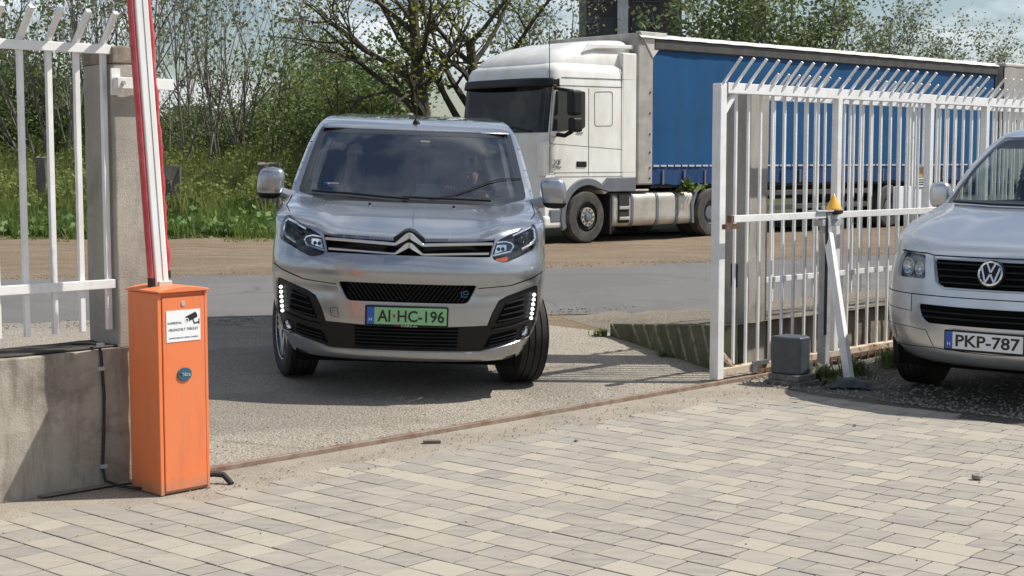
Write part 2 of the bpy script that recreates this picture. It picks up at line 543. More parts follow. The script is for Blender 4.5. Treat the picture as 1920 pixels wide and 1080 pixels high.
# loose grit and stones
M_STONE = mat('grey_stone', (0.22, 0.20, 0.175), 0.9, col2=(0.36, 0.33, 0.29), scale=30, bmp=0.4, bscale=80)
def pebble(mb, c, r, rnd):
    vs = []; fs = []
    for i in range(4):
        ph = math.pi * (i / 3.0)
        for k in range(6):
            a = 2 * math.pi * k / 6 + i * .4
            rr_ = r * rnd.uniform(.8, 1.15)
            vs.append((c[0] + rr_ * math.sin(ph) * math.cos(a), c[1] + rr_ * math.sin(ph) * math.sin(a), c[2] + r * .55 + rr_ * .6 * math.cos(ph)))
    for i in range(3):
        for k in range(6):
            fs.append((i * 6 + k, (i + 1) * 6 + k, (i + 1) * 6 + (k + 1) % 6, i * 6 + (k + 1) % 6))
    mb.add(vs, fs)
mb = MB()
for _ in range(5200):
    a, b = rp.random() ** 1.5, rp.random()
    p = W(4.42 + 3.2 * a, -4.5 + 4.55 * b, 0.0)
    pebble(mb, p, rp.uniform(0.004, 0.013), rp)
tag(mb.obj('loose_gravel', M_STONE, smooth=True), 'grey gravel spread beside the paved yard under the parked van', 'gravel', kind='stuff')
mb = MB()
for _ in range(420):
    p = W(rp.uniform(-0.4, 4.5), -0.3 + rp.gauss(0, 0.12), 0.0)
    pebble(mb, p, rp.uniform(0.002, 0.007), rp)
for _ in range(260):
    p = W(rp.uniform(-2.5, 4.3), rp.uniform(-4.8, -0.4), 0.001)
    pebble(mb, p, rp.uniform(0.0015, 0.006), rp)
tag(mb.obj('grit', M_STONE, smooth=True), 'fine stone grit scattered over the pavers and apron', 'grit', kind='stuff')
mb = MB()
for _ in range(4200):
    p_, n_ = rp.choice(RE)
    o_ = (-2.95 if rp.random() < .6 else 2.85) + rp.gauss(0, 0.22)
    k_ = rp.uniform(-.4, .4)
    x_, y_ = p_[0] + n_.x * o_ + n_.y * k_, p_[1] + n_.y * o_ - n_.x * k_
    t_, s_ = to_ts(x_, y_)
    if t_ > 5.0 and s_ < 3.3: continue
    pebble(mb, (x_, y_, zg(x_, y_)), rp.uniform(0.004, 0.014), rp)
for _ in range(900):
    t_, s_ = rp.uniform(-0.3, 4.4), 0.1 + rp.random() ** 2 * 5
    p = W(t_, s_); pebble(mb, (p.x, p.y, zg(p.x, p.y)), rp.uniform(0.002, 0.009), rp)
tag(mb.obj('road_edge_gravel', M_STONE, smooth=True), 'loose gravel along both ragged edges of the road', 'gravel', kind='stuff')
for i, (t_, s_, r_, lb) in enumerate(((2.64, -2.86, 0.03, 'dark rounded stone lying loose on the grey pavers'), (1.95, -0.75, 0.013, 'small pale stone on the pavers near the gate track'), (3.5, -1.6, 0.014, 'small pale stone on the pavers near the gravel corner'))):
    mb = MB(); pebble(mb, (0, 0, 0), r_, rp)
    o = mb.obj('stone', M_STONE, smooth=True); o.location = W(t_, s_, 0.0); tag(o, lb, 'stone')
# ------------------------------------------------------------------ concrete
def concrete(name, c1, c2, stain, streak=0.6, moss=None, block=False):
    m, n, l, b = nmat(name)
    c = coords(n, l)
    col = mixc(n, l, ramp(n, l, noise(n, l, c, 2.2, 8, 0.68), 0.38, 0.6), c1, c2)
    cs = coords(n, l, (7, 7, 0.9))
    col = mixc(n, l, ramp(n, l, noise(n, l, cs, 1.1, 7, 0.7), 0.46, 0.68, 0, streak), col, stain)
    col = mixc(n, l, ramp(n, l, noise(n, l, c, 1.3, 6, 0.75, 0.6), 0.5, 0.66, 0, 0.7), col, stain)
    if moss: col = mixc(n, l, ramp(n, l, noise(n, l, c, 5, 6, 0.7), 0.42, 0.6, 0, 0.85), col, moss)
    sp = ramp(n, l, noise(n, l, c, 140, 3, 0.7), 0.62, 0.72, 0, 0.6)
    col = mixc(n, l, sp, col, (0.09, 0.085, 0.075))
    l.new(col, b.inputs['Base Color'])
    b.inputs['Roughness'].default_value = 0.92; b.inputs['Specular IOR Level'].default_value = 0.25
    h = n.new('ShaderNodeMath'); h.operation = 'ADD'
    l.new(noise(n, l, c, 9, 6, 0.7), h.inputs[0]); l.new(noise(n, l, c, 120, 4, 0.7), h.inputs[1])
    bump(n, l, b, h.outputs[0], 0.5, 0.008)
    return m
M_WALL = concrete('wall_render', (0.47, 0.43, 0.365), (0.36, 0.33, 0.28), (0.15, 0.13, 0.10), 0.8)
M_PILLAR = concrete('pillar_concrete', (0.42, 0.385, 0.335), (0.35, 0.325, 0.285), (0.21, 0.19, 0.16), 0.35)
M_MOSSY = concrete('mossy_concrete', (0.17, 0.165, 0.13), (0.11, 0.11, 0.085), (0.06, 0.058, 0.045), 0.8, (0.12, 0.13, 0.06))
M_CAP = concrete('dirty_cap', (0.12, 0.105, 0.085), (0.075, 0.068, 0.055), (0.04, 0.036, 0.03), 0.8)
M_WALLR = concrete('brown_wall', (0.30, 0.255, 0.20), (0.22, 0.19, 0.15), (0.11, 0.095, 0.075), 0.8)

def rough_box(name, L, D, Hh, mat_, parent, seed, nL=14, nD=2, nH=5, amp=0.006, top=None):
    """a box with slightly uneven faces, local x 0..L, y 0..D, z 0..H (H may be a function of x)"""
    rn = random.Random(seed); mb = MB()
    hf = Hh if callable(Hh) else (lambda x: Hh)
    idx = {}; vs = []
    def vid(i, j, k):
        if (i, j, k) not in idx:
            x = L * i / nL; y = D * j / nD
            z = hf(x) * k / nH
            e = lambda: rn.uniform(-amp, amp)
            idx[(i, j, k)] = len(vs); vs.append((x + (e() if 0 < i < nL else e() * .5), y + e(), z + (e() if k else 0)))
        return idx[(i, j, k)]
    fs = []; mi = []
    for i in range(nL):
        for k in range(nH):
            fs.append((vid(i, 0, k), vid(i + 1, 0, k), vid(i + 1, 0, k + 1), vid(i, 0, k + 1)))
            fs.append((vid(i, nD, k), vid(i, nD, k + 1), vid(i + 1, nD, k + 1), vid(i + 1, nD, k)))
        for j in range(nD):
            fs.append((vid(i, j, nH), vid(i + 1, j, nH), vid(i + 1, j + 1, nH), vid(i, j + 1, nH)))
            fs.append((vid(i, j, 0), vid(i, j + 1, 0), vid(i + 1, j + 1, 0), vid(i + 1, j, 0)))
    for j in range(nD):
        for k in range(nH):
            fs.append((vid(0, j, k), vid(0, j, k + 1), vid(0, j + 1, k + 1), vid(0, j + 1, k)))
            fs.append((vid(nL, j, k), vid(nL, j + 1, k), vid(nL, j + 1, k + 1), vid(nL, j, k + 1)))
    mb.add(vs, fs)
    o = mb.obj(name, mat_, parent, bevel=0.008, seg=2)
    return o

# left boundary wall with a dirty top course
wl_ = empty('boundary_wall', W(-6.0, 0.1, -0.03), FA, 'low grey concrete wall stained with dirt, under the white bar fence by the barrier', 'wall')
rough_box('wall_body', 5.79, 0.30, 0.705, M_WALL, wl_, 1, 40, 2, 6, 0.004)
cp = rough_box('wall_top', 5.78, 0.27, 0.012, M_CAP, wl_, 2, 40, 2, 1, 0.002); cp.location = (0.0, 0.022, 0.707)
# left gate pillar
pil = empty('gate_pillar', W(-0.445, 0.105, 0.67), FA, 'square concrete gate pillar beside the raised barrier arm', 'pillar')
rough_box('shaft', 0.235, 0.30, 1.40, M_PILLAR, pil, 3, 4, 4, 12, 0.004)
o = rough_box('pillar_head', 0.243, 0.31, 0.085, M_WALLR, pil, 4, 4, 4, 2, 0.007); o.location = (-0.004, -0.005, 1.40)
# right gate pillar
pil2 = empty('gate_pillar', W(5.07, 0.36, 0.0), FA, 'square concrete gate pillar seen behind the bars of the open sliding gate', 'pillar')
rough_box('shaft', 0.24, 0.30, 2.14, M_PILLAR, pil2, 5, 4, 4, 14, 0.004)
mb = MB(); mb.box(-0.012, 0.0, 0.10, 0.16, 0.62, 0.80)
mb.obj('photocell', mat('black_plastic', (0.02, 0.02, 0.022), 0.45), pil2, bevel=0.004)
# low wall below the right fence
wr = empty('boundary_wall', W(5.315, 0.36, 0), FA, 'low brownish concrete wall below the fence behind the sliding gate', 'wall')
rough_box('wall_body', 12, 0.26, 0.345, M_WALLR, wr, 6, 60, 2, 4, 0.006)
# sloping retaining wall along the drive
p0, p1 = W(4.62, 0.28), W(5.24, 1.93)
ang = math.atan2(p1.y - p0.y, p1.x - p0.x)
rw = empty('retaining_wall', (p0.x, p0.y, -0.03), ang, 'mossy sloping concrete wall along the drive, marked with faded diagonal hazard stripes', 'wall')
LW = (p1 - p0).length
o = rough_box('wall_body', LW, 0.16, lambda x: 0.03 + 0.375 - 0.165 * x / LW, M_MOSSY, rw, 7, 24, 2, 6, 0.004)
o.location = (0, -0.16, 0)
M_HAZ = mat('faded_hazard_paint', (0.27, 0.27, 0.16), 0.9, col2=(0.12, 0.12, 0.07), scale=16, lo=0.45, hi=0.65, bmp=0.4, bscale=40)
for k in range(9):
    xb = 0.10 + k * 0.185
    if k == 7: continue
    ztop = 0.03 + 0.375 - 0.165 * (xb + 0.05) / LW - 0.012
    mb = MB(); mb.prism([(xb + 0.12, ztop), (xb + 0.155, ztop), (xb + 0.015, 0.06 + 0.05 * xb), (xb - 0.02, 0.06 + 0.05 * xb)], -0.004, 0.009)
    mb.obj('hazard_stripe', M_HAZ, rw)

# ------------------------------------------------------------------ white bar fences
def worn_white():
    m, n, l, b = nmat('white_paint')
    c = coords(n, l); cs = coords(n, l, (14, 14, 1.6))
    col = mixc(n, l, ramp(n, l, noise(n, l, c, 6, 6, 0.6), 0.4, 0.72), (0.82, 0.82, 0.81), (0.70, 0.69, 0.66))
    col = mixc(n, l, ramp(n, l, noise(n, l, cs, 1.3, 6, 0.7), 0.55, 0.78, 0, 0.5), col, (0.50, 0.45, 0.38))
    col = mixc(n, l, ramp(n, l, noise(n, l, c, 11, 6, 0.75), 0.66, 0.71, 0, 0.85), col, (0.24, 0.12, 0.06))
    l.new(col, b.inputs['Base Color']); b.inputs['Roughness'].default_value = 0.45
    bump(n, l, b, noise(n, l, c, 60, 4, 0.7), 0.15, 0.004)
    return m
M_WHITE = worn_white()
M_RUST = mat('rusty_cream_paint', (0.55, 0.47, 0.36), 0.7, col2=(0.20, 0.09, 0.04), scale=14, lo=0.5, hi=0.62, bmp=0.3, bscale=70)
M_DARKRUST = mat('dark_rust', (0.10, 0.055, 0.035), 0.85, col2=(0.22, 0.12, 0.07), scale=25, bmp=0.4)
def white_bar(name, par, p, q, w, h, m=None, bev=0.003, up=(0, 0, 1)):
    mb = MB(); mb.beam(p, q, w, h, up)
    return mb.obj(name, m or M_WHITE, par, bevel=bev)
_barcache = {}
def bar_with_spike(par, t, s, z0, z1, w, ds=-0.135, dz=0.14, lean=0.0):
    """one upright with its bent-over tip as a sub-part; meshes are shared"""
    key = (round(z0, 3), round(z1, 3), w, ds, dz)
    if key not in _barcache:
        mb = MB(); mb.box(-w / 2, w / 2, -w / 2, w / 2, z0, z1); a = mb.obj('bar', M_WHITE, bevel=0.002)
        mb = MB(); mb.beam((0, 0.012, z1 - 0.03), (0, 0.0, z1 + 0.0), w * .95, w * .95, (1, 0, 0)); mb.beam((0, 0.0, z1 - 0.004), (0, ds, z1 + dz), w * .95, w * .95, (1, 0, 0)); b = mb.obj('spike', M_WHITE, bevel=0.002)
        b.parent = a; _barcache[key] = (a, b); A, B = a, b
    else:
        a0, b0 = _barcache[key]
        A = a0.copy(); COL.objects.link(A); B = b0.copy(); COL.objects.link(B); B.parent = A
    A.parent = par; A.location = (t, s, 0); A.rotation_euler = (0, lean, 0)
    return A
fl = empty('bar_fence', W(-0.462, 0.15, 0.0), FA, 'white metal bar fence with bent tips on the low concrete wall by the barrier', 'fence')
for i in range(26):
    bar_with_spike(fl, -0.012 - 0.1435 * i, 0.0, 0.765, 2.165, 0.026)
white_bar('top_rail', fl, (-4.0, -0.022, 2.135), (0.015, -0.022, 2.135), 0.02, 0.045)
white_bar('bottom_rail', fl, (-4.0, -0.022, 0.992), (0.015, -0.022, 0.992), 0.02, 0.045)

fr = empty('bar_fence', W(5.33, 0.48, 0.0), FA, 'white metal bar fence fixed behind the open sliding gate', 'fence')
for i in range(58):
    bar_with_spike(fr, 0.075 + 0.142 * i, 0.0, 0.475, 2.125, 0.018)
white_bar('top_rail', fr, (0.0, -0.024, 2.085), (8.4, -0.024, 2.085), 0.02, 0.045)
white_bar('bottom_rail', fr, (0.0, -0.024, 0.655), (8.4, -0.024, 0.655), 0.02, 0.045)
for k in (2.35, 5.3):
    white_bar('post', fr, (k, 0.05, 0.30), (k, 0.05, 2.10), 0.06, 0.06)

# ------------------------------------------------------------------ sliding gate
gt = empty('sliding_gate', W(4.25, 0.06, 0.0), FA, 'open white sliding gate of slim bars with slanted tips on top', 'gate')
white_bar('end_post', gt, (0.035, -0.01, 0.03), (0.035, -0.01, 2.14), 0.075, 0.07, bev=0.004, up=(1, 0, 0))
white_bar('top_rail', gt, (0.10, 0, 2.11), (5.6, 0, 2.11), 0.07, 0.075)
mb = MB(); mb.box(0.073, 0.10, -0.035, 0.035, 2.075, 2.145); mb.obj('rail_end', M_DARKRUST, gt)
white_bar('bottom_rail', gt, (0.08, 0, 0.075), (5.6, 0, 0.075), 0.07, 0.055, M_RUST)
mb = MB(); mb.box(0.45, 5.6, -0.043, -0.037, 0.03, 0.06)
for i in range(48):
    mb.box(0.47 + i * 0.107, 0.485 + i * 0.107, -0.05, -0.037, 0.008, 0.048)
mb.obj('toothed_rack', M_DARKRUST, gt)
for i in range(-1, 36):
    t_ = 0.28 + 0.149 * i
    if any(abs(t_ - k) < 0.06 for k in (1.53, 2.92, 3.88, 4.8)): continue
    bar_with_spike(gt, t_, 0.03, 0.10, 2.152, 0.019, -0.155, 0.17)
for k in (1.53, 2.92, 3.88, 4.8):
    white_bar('upright', gt, (k, -0.006, 0.10), (k, -0.006, 2.075), 0.058, 0.058, up=(1, 0, 0))
white_bar('brace', gt, (0.06, 0, 1.90), (0.22, 0, 2.08), 0.035, 0.035)
white_bar('brace', gt, (0.06, 0, 0.24), (0.24, 0, 0.10), 0.035, 0.03, M_RUST)
mb = MB(); mb.box(0.42, 0.62, -0.05, -0.037, 0.09, 0.125); mb.box(0.42, 0.47, -0.055, -0.037, 0.04, 0.125)
mb.obj('limit_stop', mat('galvanised', (0.48, 0.50, 0.51), 0.35, 0.8, (0.36, 0.38, 0.39), 20), gt, bevel=0.002)
# guide rail fixed in front of the gate, with its post, prop and amber lamp
M_AMBER, n_, l_, b_ = nmat('amber_lens')
b_.inputs['Base Color'].default_value = (0.88, 0.47, 0.06, 1); b_.inputs['Roughness'].default_value = 0.22
b_.inputs['Subsurface Weight'].default_value = 0.25; b_.inputs['Subsurface Radius'].default_value = (0.03, 0.015, 0.005)
M_BLACKP = mat('black_rubber', (0.018, 0.018, 0.019), 0.6)
M_GREYP = mat('grey_paint', (0.45, 0.46, 0.47), 0.5, col2=(0.33, 0.33, 0.33), scale=9)
gd = empty('gate_guide', W(5.46, -0.07, 0.0), FA, 'white guide post with a leaning prop in front of the sliding gate', 'gate support')
white_bar('post', gd, (0, 0, 0.0), (0, 0, 1.20), 0.075, 0.06, M_GREYP, up=(1, 0, 0))
white_bar('guide_bar', gd, (-1.20, -0.02, 1.185), (-0.05, -0.02, 1.185), 0.03, 0.05)
white_bar('guide_bar', gd, (0.05, 0.0, 1.18), (1.72, 0.0, 1.18), 0.03, 0.05)
mb = MB(); mb.box(-1.23, -1.2, -0.04, 0.0, 1.16, 1.21); mb.box(-1.29, -1.13, -0.035, 0.0, 1.115, 1.15); mb.obj('bar_end', M_DARKRUST, gd)
mb = MB(); mb.box(-0.18, 0.16, -0.05, 0.05, 1.205, 1.22); mb.box(-0.1, 0.17, -0.04, 0.04, 1.1, 1.15); mb.obj('head_plate', M_GREYP, gd, bevel=0.003)
for k_ in (-0.15, -0.05):
    mb = MB(); mb.box(k_, k_ + 0.02, -0.01, 0.01, 1.22, 1.25); mb.obj('bolt', M_GREYP, gd, bevel=0.003)
pb = Vector((5.11 - 5.46, -0.53 + 0.07, 0.0))
white_bar('prop', gd, (-0.01, -0.03, 1.04), (pb.x, pb.y, -0.01), 0.06, 0.05, up=(1, 0, 0))
mb = MB(); mb.tube([(-0.045, -0.04, 1.16), (-0.05, -0.045, 1.0), (-0.045, -0.042, 0.7), (-0.05, -0.045, 0.45), (-0.045, -0.042, 0.27)], 0.012, 8)
mb.obj('cable', M_BLACKP, gd, smooth=True)
lp = empty('warning_lamp', W(5.55, -0.08, 1.185), FA, 'amber cone shaped warning lamp on top of the gate guide post', 'lamp')
mb = MB(); mb.lathe([(0, 0.0), (0.05, 0.0), (0.072, 0.012), (0.072, 0.03), (0.06, 0.036), (0, 0.036)], n=28); mb.obj('lamp_base', M_BLACKP, lp, smooth=True)
pr = [(0.062, 0.036)]
for k in range(7):
    r0 = 0.062 - 0.0075 * k; z0 = 0.036 + 0.014 * k
    pr += [(r0, z0 + 0.009), (r0 - 0.0035, z0 + 0.014)]
pr += [(0.006, 0.155), (0, 0.158)]
mb = MB(); mb.lathe(pr, n=28); mb.obj('lamp_lens', M_AMBER, lp, smooth=True, angle=60)

# gate motor
mo = empty('gate_motor', W(4.66, -0.36, 0.0), FA, 'dark grey plastic gate motor housing beside the sliding gate', 'gate motor')
M_MOTOR = mat('motor_grey', (0.055, 0.065, 0.078), 0.42, col2=(0.075, 0.085, 0.095), scale=12)
mb = MB(); mb.prism([(-0.10, 0), (-0.10, 0.14), (0.07, 0.14), (0.105, 0.10), (0.105, -0.04), (0.06, -0.09), (-0.06, -0.09)], 0.075, 0.345, 'z'); mb.obj('housing', M_MOTOR, mo, bevel=0.015, seg=3)
mb = MB(); mb.box(-0.13, 0.13, -0.13, 0.17, 0.0, 0.03); mb.box(-0.11, 0.11, -0.11, 0.15, 0.03, 0.075); mb.obj('base_plate', mat('motor_base', (0.09, 0.09, 0.092), 0.55, col2=(0.2, 0.19, 0.17), scale=20), mo, bevel=0.004)
mb = MB(); mb.box(0.09, 0.17, -0.04, 0.08, 0.09, 0.15); mb.obj('release_handle', mat('motor_trim', (0.11, 0.115, 0.12), 0.5), mo, bevel=0.003)

# gate track on the ground
tr_ = empty('gate_track', W(-0.12, 0.0, 0.0), FA, 'rusty steel gate track running across the entrance', 'rail')
mb = MB(); mb.box(0.0, 5.2, -0.012, 0.03, -0.02, 0.024); mb.obj('angle_rail', mat('track_steel', (0.30, 0.235, 0.19), 0.6, 0.25, (0.20, 0.12, 0.08), 9, bmp=0.3), tr_, bevel=0.003)
mb = MB(); mb.box(0.0, 5.2, 0.03, 0.10, -0.02, 0.004); mb.obj('bedding', M_STRIP, tr_)
mb = MB(); mb.box(0, 0.10, -0.02, 0.02, 0, 0.018)
o = tag(mb.obj('wood_offcut', mat('old_wood', (0.16, 0.14, 0.11), 0.9, col2=(0.08, 0.07, 0.055), scale=30, stretch=(1, 8, 8)), bevel=0.003), 'short grey wood offcut lying beside the gate track', 'wood'); o.location = W(1.30, -0.17, -0.004); o.rotation_euler = (0, 0, FA - 0.7)

# board and notice hung behind the gate
bd = empty('white_board', W(7.06, 0.30, 1.15), FA, 'white sheet metal board tied to the fence behind the gate', 'board')
M_BOARD = mat('white_sheet', (0.86, 0.87, 0.88), 0.4)
for a, b in ((0.0, 0.26), (0.275, 0.53), (0.545, 0.80)):
    mb = MB(); mb.box(a, b, 0, 0.02, 0.0, 0.225); mb.obj('panel', M_BOARD, bd, bevel=0.004)
nt_ = empty('warning_notice', W(7.40, 0.29, 1.365), FA, 'tan and white warning notice hung above the white board', 'sign')
mb = MB(); mb.box(0, 0.25, 0, 0.008, 0.0, 0.185); mb.obj('plate', M_BOARD, nt_, bevel=0.002)
mb = MB(); mb.box(0.01, 0.24, -0.003, 0.0, 0.085, 0.175); mb.obj('upper_field', mat('tan_print', (0.45, 0.27, 0.10), 0.5, col2=(0.6, 0.45, 0.25), scale=40), nt_)
M_INK = mat('black_ink', (0.015, 0.015, 0.015), 0.5)
mb = MB(); mb.prism([(0.085, 0.095), (0.165, 0.095), (0.125, 0.165)], -0.005, -0.003); mb.obj('pictogram', M_INK, nt_)
mb = MB()
for k in range(3): mb.box(0.03, 0.22 - 0.03 * k, -0.003, 0.0, 0.02 + 0.02 * k, 0.028 + 0.02 * k)
mb.obj('text_lines', M_INK, nt_)

# ------------------------------------------------------------------ barrier
def worn_orange():
    m, n, l, b = nmat('orange_paint')
    c = coords(n, l, kind='obj'); cs = coords(n, l, (9, 9, 1.2), 'obj')
    col = mixc(n, l, ramp(n, l, noise(n, l, c, 2.5, 6, 0.6), 0.35, 0.7), (0.80, 0.20, 0.065), (0.74, 0.23, 0.095))
    col = mixc(n, l, ramp(n, l, noise(n, l, cs, 1.6, 7, 0.7), 0.52, 0.74, 0, 0.35), col, (0.42, 0.14, 0.06))
    col = mixc(n, l, ramp(n, l, noise(n, l, c, 60, 4, 0.7), 0.69, 0.73, 0, 0.8), col, (0.16, 0.07, 0.04))
    sp = n.new('ShaderNodeSeparateXYZ'); l.new(c, sp.inputs[0])
    ad = n.new('ShaderNodeMath'); ad.operation = 'MULTIPLY_ADD'; ad.inputs[1].default_value = 0.16; l.new(noise(n, l, c, 22, 6, 0.75), ad.inputs[0]); l.new(sp.outputs['Z'], ad.inputs[2])
    col = mixc(n, l, ramp(n, l, ad.outputs[0], 0.085, 0.16, 0.7, 0.0), col, (0.33, 0.23, 0.16))
    l.new(col, b.inputs['Base Color'])
    l.new(ramp(n, l, noise(n, l, c, 8, 5), 0.3, 0.7, 0.34, 0.6), b.inputs['Roughness'])
    bump(n, l, b, noise(n, l, c, 14, 3), 0.06, 0.01)
    return m
M_ORANGE = worn_orange()
ba = empty('barrier', W(-0.475, -0.31, 0.0), FA + math.radians(1.5), 'orange road barrier cabinet with its red and white arm raised', 'barrier')
BWd, BDp, BHt = 0.275, 0.265, 0.97
mb = MB(); mb.box(0, BWd, 0.012, BDp, 0.0, BHt); mb.obj('cabinet', M_ORANGE, ba, bevel=0.006, seg=3)
mb = MB(); mb.box(0.022, BWd - 0.018, -0.003, 0.010, 0.015, BHt - 0.02)
dr = mb.obj('door', M_ORANGE, ba, bevel=0.004)
mb = MB(); mb.box(-0.002, 0.018, 0.0, 0.012, 0.0, BHt); mb.box(BWd - 0.015, BWd + 0.002, 0.0, 0.012, 0.0, BHt); mb.obj('door_jamb', M_ORANGE, ba, bevel=0.003)
mb = MB()
lidn = 10
mb.prism([(-0.006, BHt + 0.002), (BWd + 0.006, BHt + 0.002), (BWd + 0.006, BHt + 0.012)] + [(BWd + 0.006 - (BWd + 0.012) * k / lidn, BHt + 0.012 + 0.018 * math.sin(math.pi * k / lidn)) for k in range(1, lidn)] + [(-0.006, BHt + 0.012)], -0.016, BDp + 0.008)
mb.obj('lid', M_ORANGE, ba, bevel=0.003)
mb = MB(); mb.lathe([(0, -0.007), (0.011, -0.007), (0.013, -0.003), (0.013, 0.0)], (0.138, 0, BHt - 0.055), 'y', 16); mb.obj('lock', M_GREYP, dr, smooth=True)
# camera notice
M_STICK = mat('notice_white', (0.83, 0.84, 0.86), 0.35)
mb = MB(); mb.box(0.042, 0.232, -0.0055, -0.003, BHt - 0.235, BHt - 0.085)
stk = mb.obj('notice', M_STICK, ba); stk['label'] = 'white notice with camera pictogram on the orange door'
text_part('lettering', 'KAMER\u00c1VAL', M_INK, stk, (0.088, -0.0062, BHt - 0.143), width=0.078, height=0.014, thick=0.0003)
text_part('lettering', 'MEGFIGYELT TER\u00dcLET', M_INK, stk, (0.137, -0.0062, BHt - 0.176), width=0.165, height=0.015, thick=0.0003)
text_part('lettering', 'MONITORED BY VIDEO CAMERA', M_INK, stk, (0.137, -0.0062, BHt - 0.217), width=0.165, height=0.0065, thick=0.0003)
def rotp(pts, a, c): return [(c[0] + x * math.cos(a) - z * math.sin(a), c[1] + x * math.sin(a) + z * math.cos(a)) for x, z in pts]
cc = (0.182, BHt - 0.122)
mb = MB(); mb.prism(rotp([(-0.032, -0.013), (0.03, -0.013), (0.034, 0.0), (0.03, 0.015), (-0.03, 0.015)], 0.35, cc), -0.0068, -0.0056)
mb.prism([(0.20, cc[1] - 0.028), (0.222, cc[1] - 0.022), (0.222, cc[1] - 0.01), (0.227, cc[1] - 0.01), (0.227, cc[1] - 0.036), (0.222, cc[1] - 0.036), (0.222, cc[1] - 0.03), (0.196, cc[1] - 0.035), (0.186, cc[1] - 0.01), (0.192, cc[1] - 0.008)], -0.0066, -0.0056)
mb.obj('camera_pictogram', M_INK, stk)
mb = MB(); mb.lathe([(0.006, -0.0074), (0.010, -0.0074)], (cc[0] - 0.026, 0, cc[1] - 0.012), 'y', 12); mb.obj('camera_lens', M_STICK, stk)
# oval badge
M_BADGE = mat('badge_blue', (0.035, 0.105, 0.16), 0.35)
mb = MB()
N = 28
mb.prism([(0.137 + 0.040 * math.cos(2 * math.pi * k / N), BHt - 0.395 + 0.033 * math.sin(2 * math.pi * k / N)) for k in range(N)], -0.010, -0.003)
bg_ = mb.obj('badge', M_BADGE, ba, bevel=0.002)
text_part('lettering', 'Nice', mat('badge_letter', (0.42, 0.53, 0.60), 0.4), bg_, (0.146, -0.0112, BHt - 0.395), width=0.045, height=0.019, thick=0.0006)
mb = MB(); mb.prism([(0.103, BHt - 0.387), (0.126, BHt - 0.394), (0.124, BHt - 0.404)], -0.0115, -0.0095); mb.obj('badge_mark', M_INK, bg_)
# arm: slightly out of plumb
def armx(z): return 0.102 - 0.062 * (z - 1.0)
arm_y = 0.14
M_ARM = mat('arm_white', (0.80, 0.80, 0.79), 0.35, col2=(0.70, 0.69, 0.66), scale=10, stretch=(1, 1, 0.2))
M_RED = mat('arm_red', (0.42, 0.035, 0.045), 0.5, col2=(0.50, 0.10, 0.10), scale=18, bmp=0.2, stretch=(1, 1, 0.5))
mb = MB()
cs_ = [(-0.036, -0.03), (0.036, -0.03), (0.036, 0.03), (-0.036, 0.03)]
z0, z1 = 0.94, 4.6
mb.add([(armx(z) + x, arm_y + y, z) for z in (z0, z1) for x, y in cs_], [(0, 1, 2, 3), (7, 6, 5, 4), (0, 4, 5, 1), (1, 5, 6, 2), (2, 6, 7, 3), (3, 7, 4, 0)])
ar = mb.obj('arm', M_ARM, ba, bevel=0.008, seg=3)
mb = MB(); mb.beam((armx(1.0) + 0.004, arm_y - 0.0312, 1.0), (armx(z1) + 0.004, arm_y - 0.0312, z1), 0.002, 0.004, (0, 1, 0)); mb.obj('groove', M_GREYP, ar)
mb = MB(); mb.tube([(armx(z) - 0.046, arm_y - 0.005, z) for z in (1.035, 2.0, 3.2, 4.6)], 0.017, 10); mb.obj('edge_trim', M_RED, ar, smooth=True)
rz_ = random.Random(8); pts = []; rs = []
z = 1.06
while z < 4.6:
    pts.append((armx(z) + 0.050 + rz_.uniform(-0.004, 0.004), arm_y + rz_.uniform(-0.004, 0.004), z)); rs.append(rz_.uniform(0.013, 0.021)); z += 0.045
mb = MB(); mb.tube(pts, rs, 8); mb.obj('edge_trim', M_RED, ar, smooth=True)
mb = MB(); mb.tube([(armx(1.0) - 0.046, arm_y, 0.96), (armx(1.035) - 0.046, arm_y - 0.005, 1.036)], 0.018, 10)
mb.obj('trim_end', M_BLACKP, ar, smooth=True)
mb = MB(); mb.tube([(armx(1.0) + 0.047, arm_y, 1.03), (armx(1.035) + 0.047, arm_y, 1.065)], 0.016, 10)
mb.obj('trim_end', M_BLACKP, ar, smooth=True)
mb = MB(); mb.box(armx(.97) - 0.03, armx(.97) + 0.045, arm_y - 0.04, arm_y + 0.04, BHt - 0.01, BHt + 0.05); mb.obj('arm_clamp', mat('pale_metal', (0.55, 0.52, 0.46), 0.5, 0.3), ba, bevel=0.004)

# bracket on the pillar
br = empty('arm_bracket', W(-0.455, 0.08, 1.945), FA, 'white steel bracket bolted to the gate pillar behind the raised arm', 'bracket')
mb = MB(); mb.box(0.0, 0.31, -0.035, -0.012, 0.0, 0.055); mb.obj('bracket_bar', M_WHITE, br, bevel=0.003)
mb = MB(); mb.box(0.0, 0.05, -0.012, 0.022, 0.0, 0.055); mb.obj('spacer', M_WHITE, br, bevel=0.003)
mb = MB(); mb.box(-0.008, 0.04, 0.010, 0.0225, -0.03, 0.10); mb.obj('paint_patch', M_WHITE, br)
mb = MB(); mb.lathe([(0, -0.045), (0.011, -0.045), (0.011, -0.035)], (0.028, 0, 0.028), 'y', 6); mb.obj('bolt', M_GREYP, br)

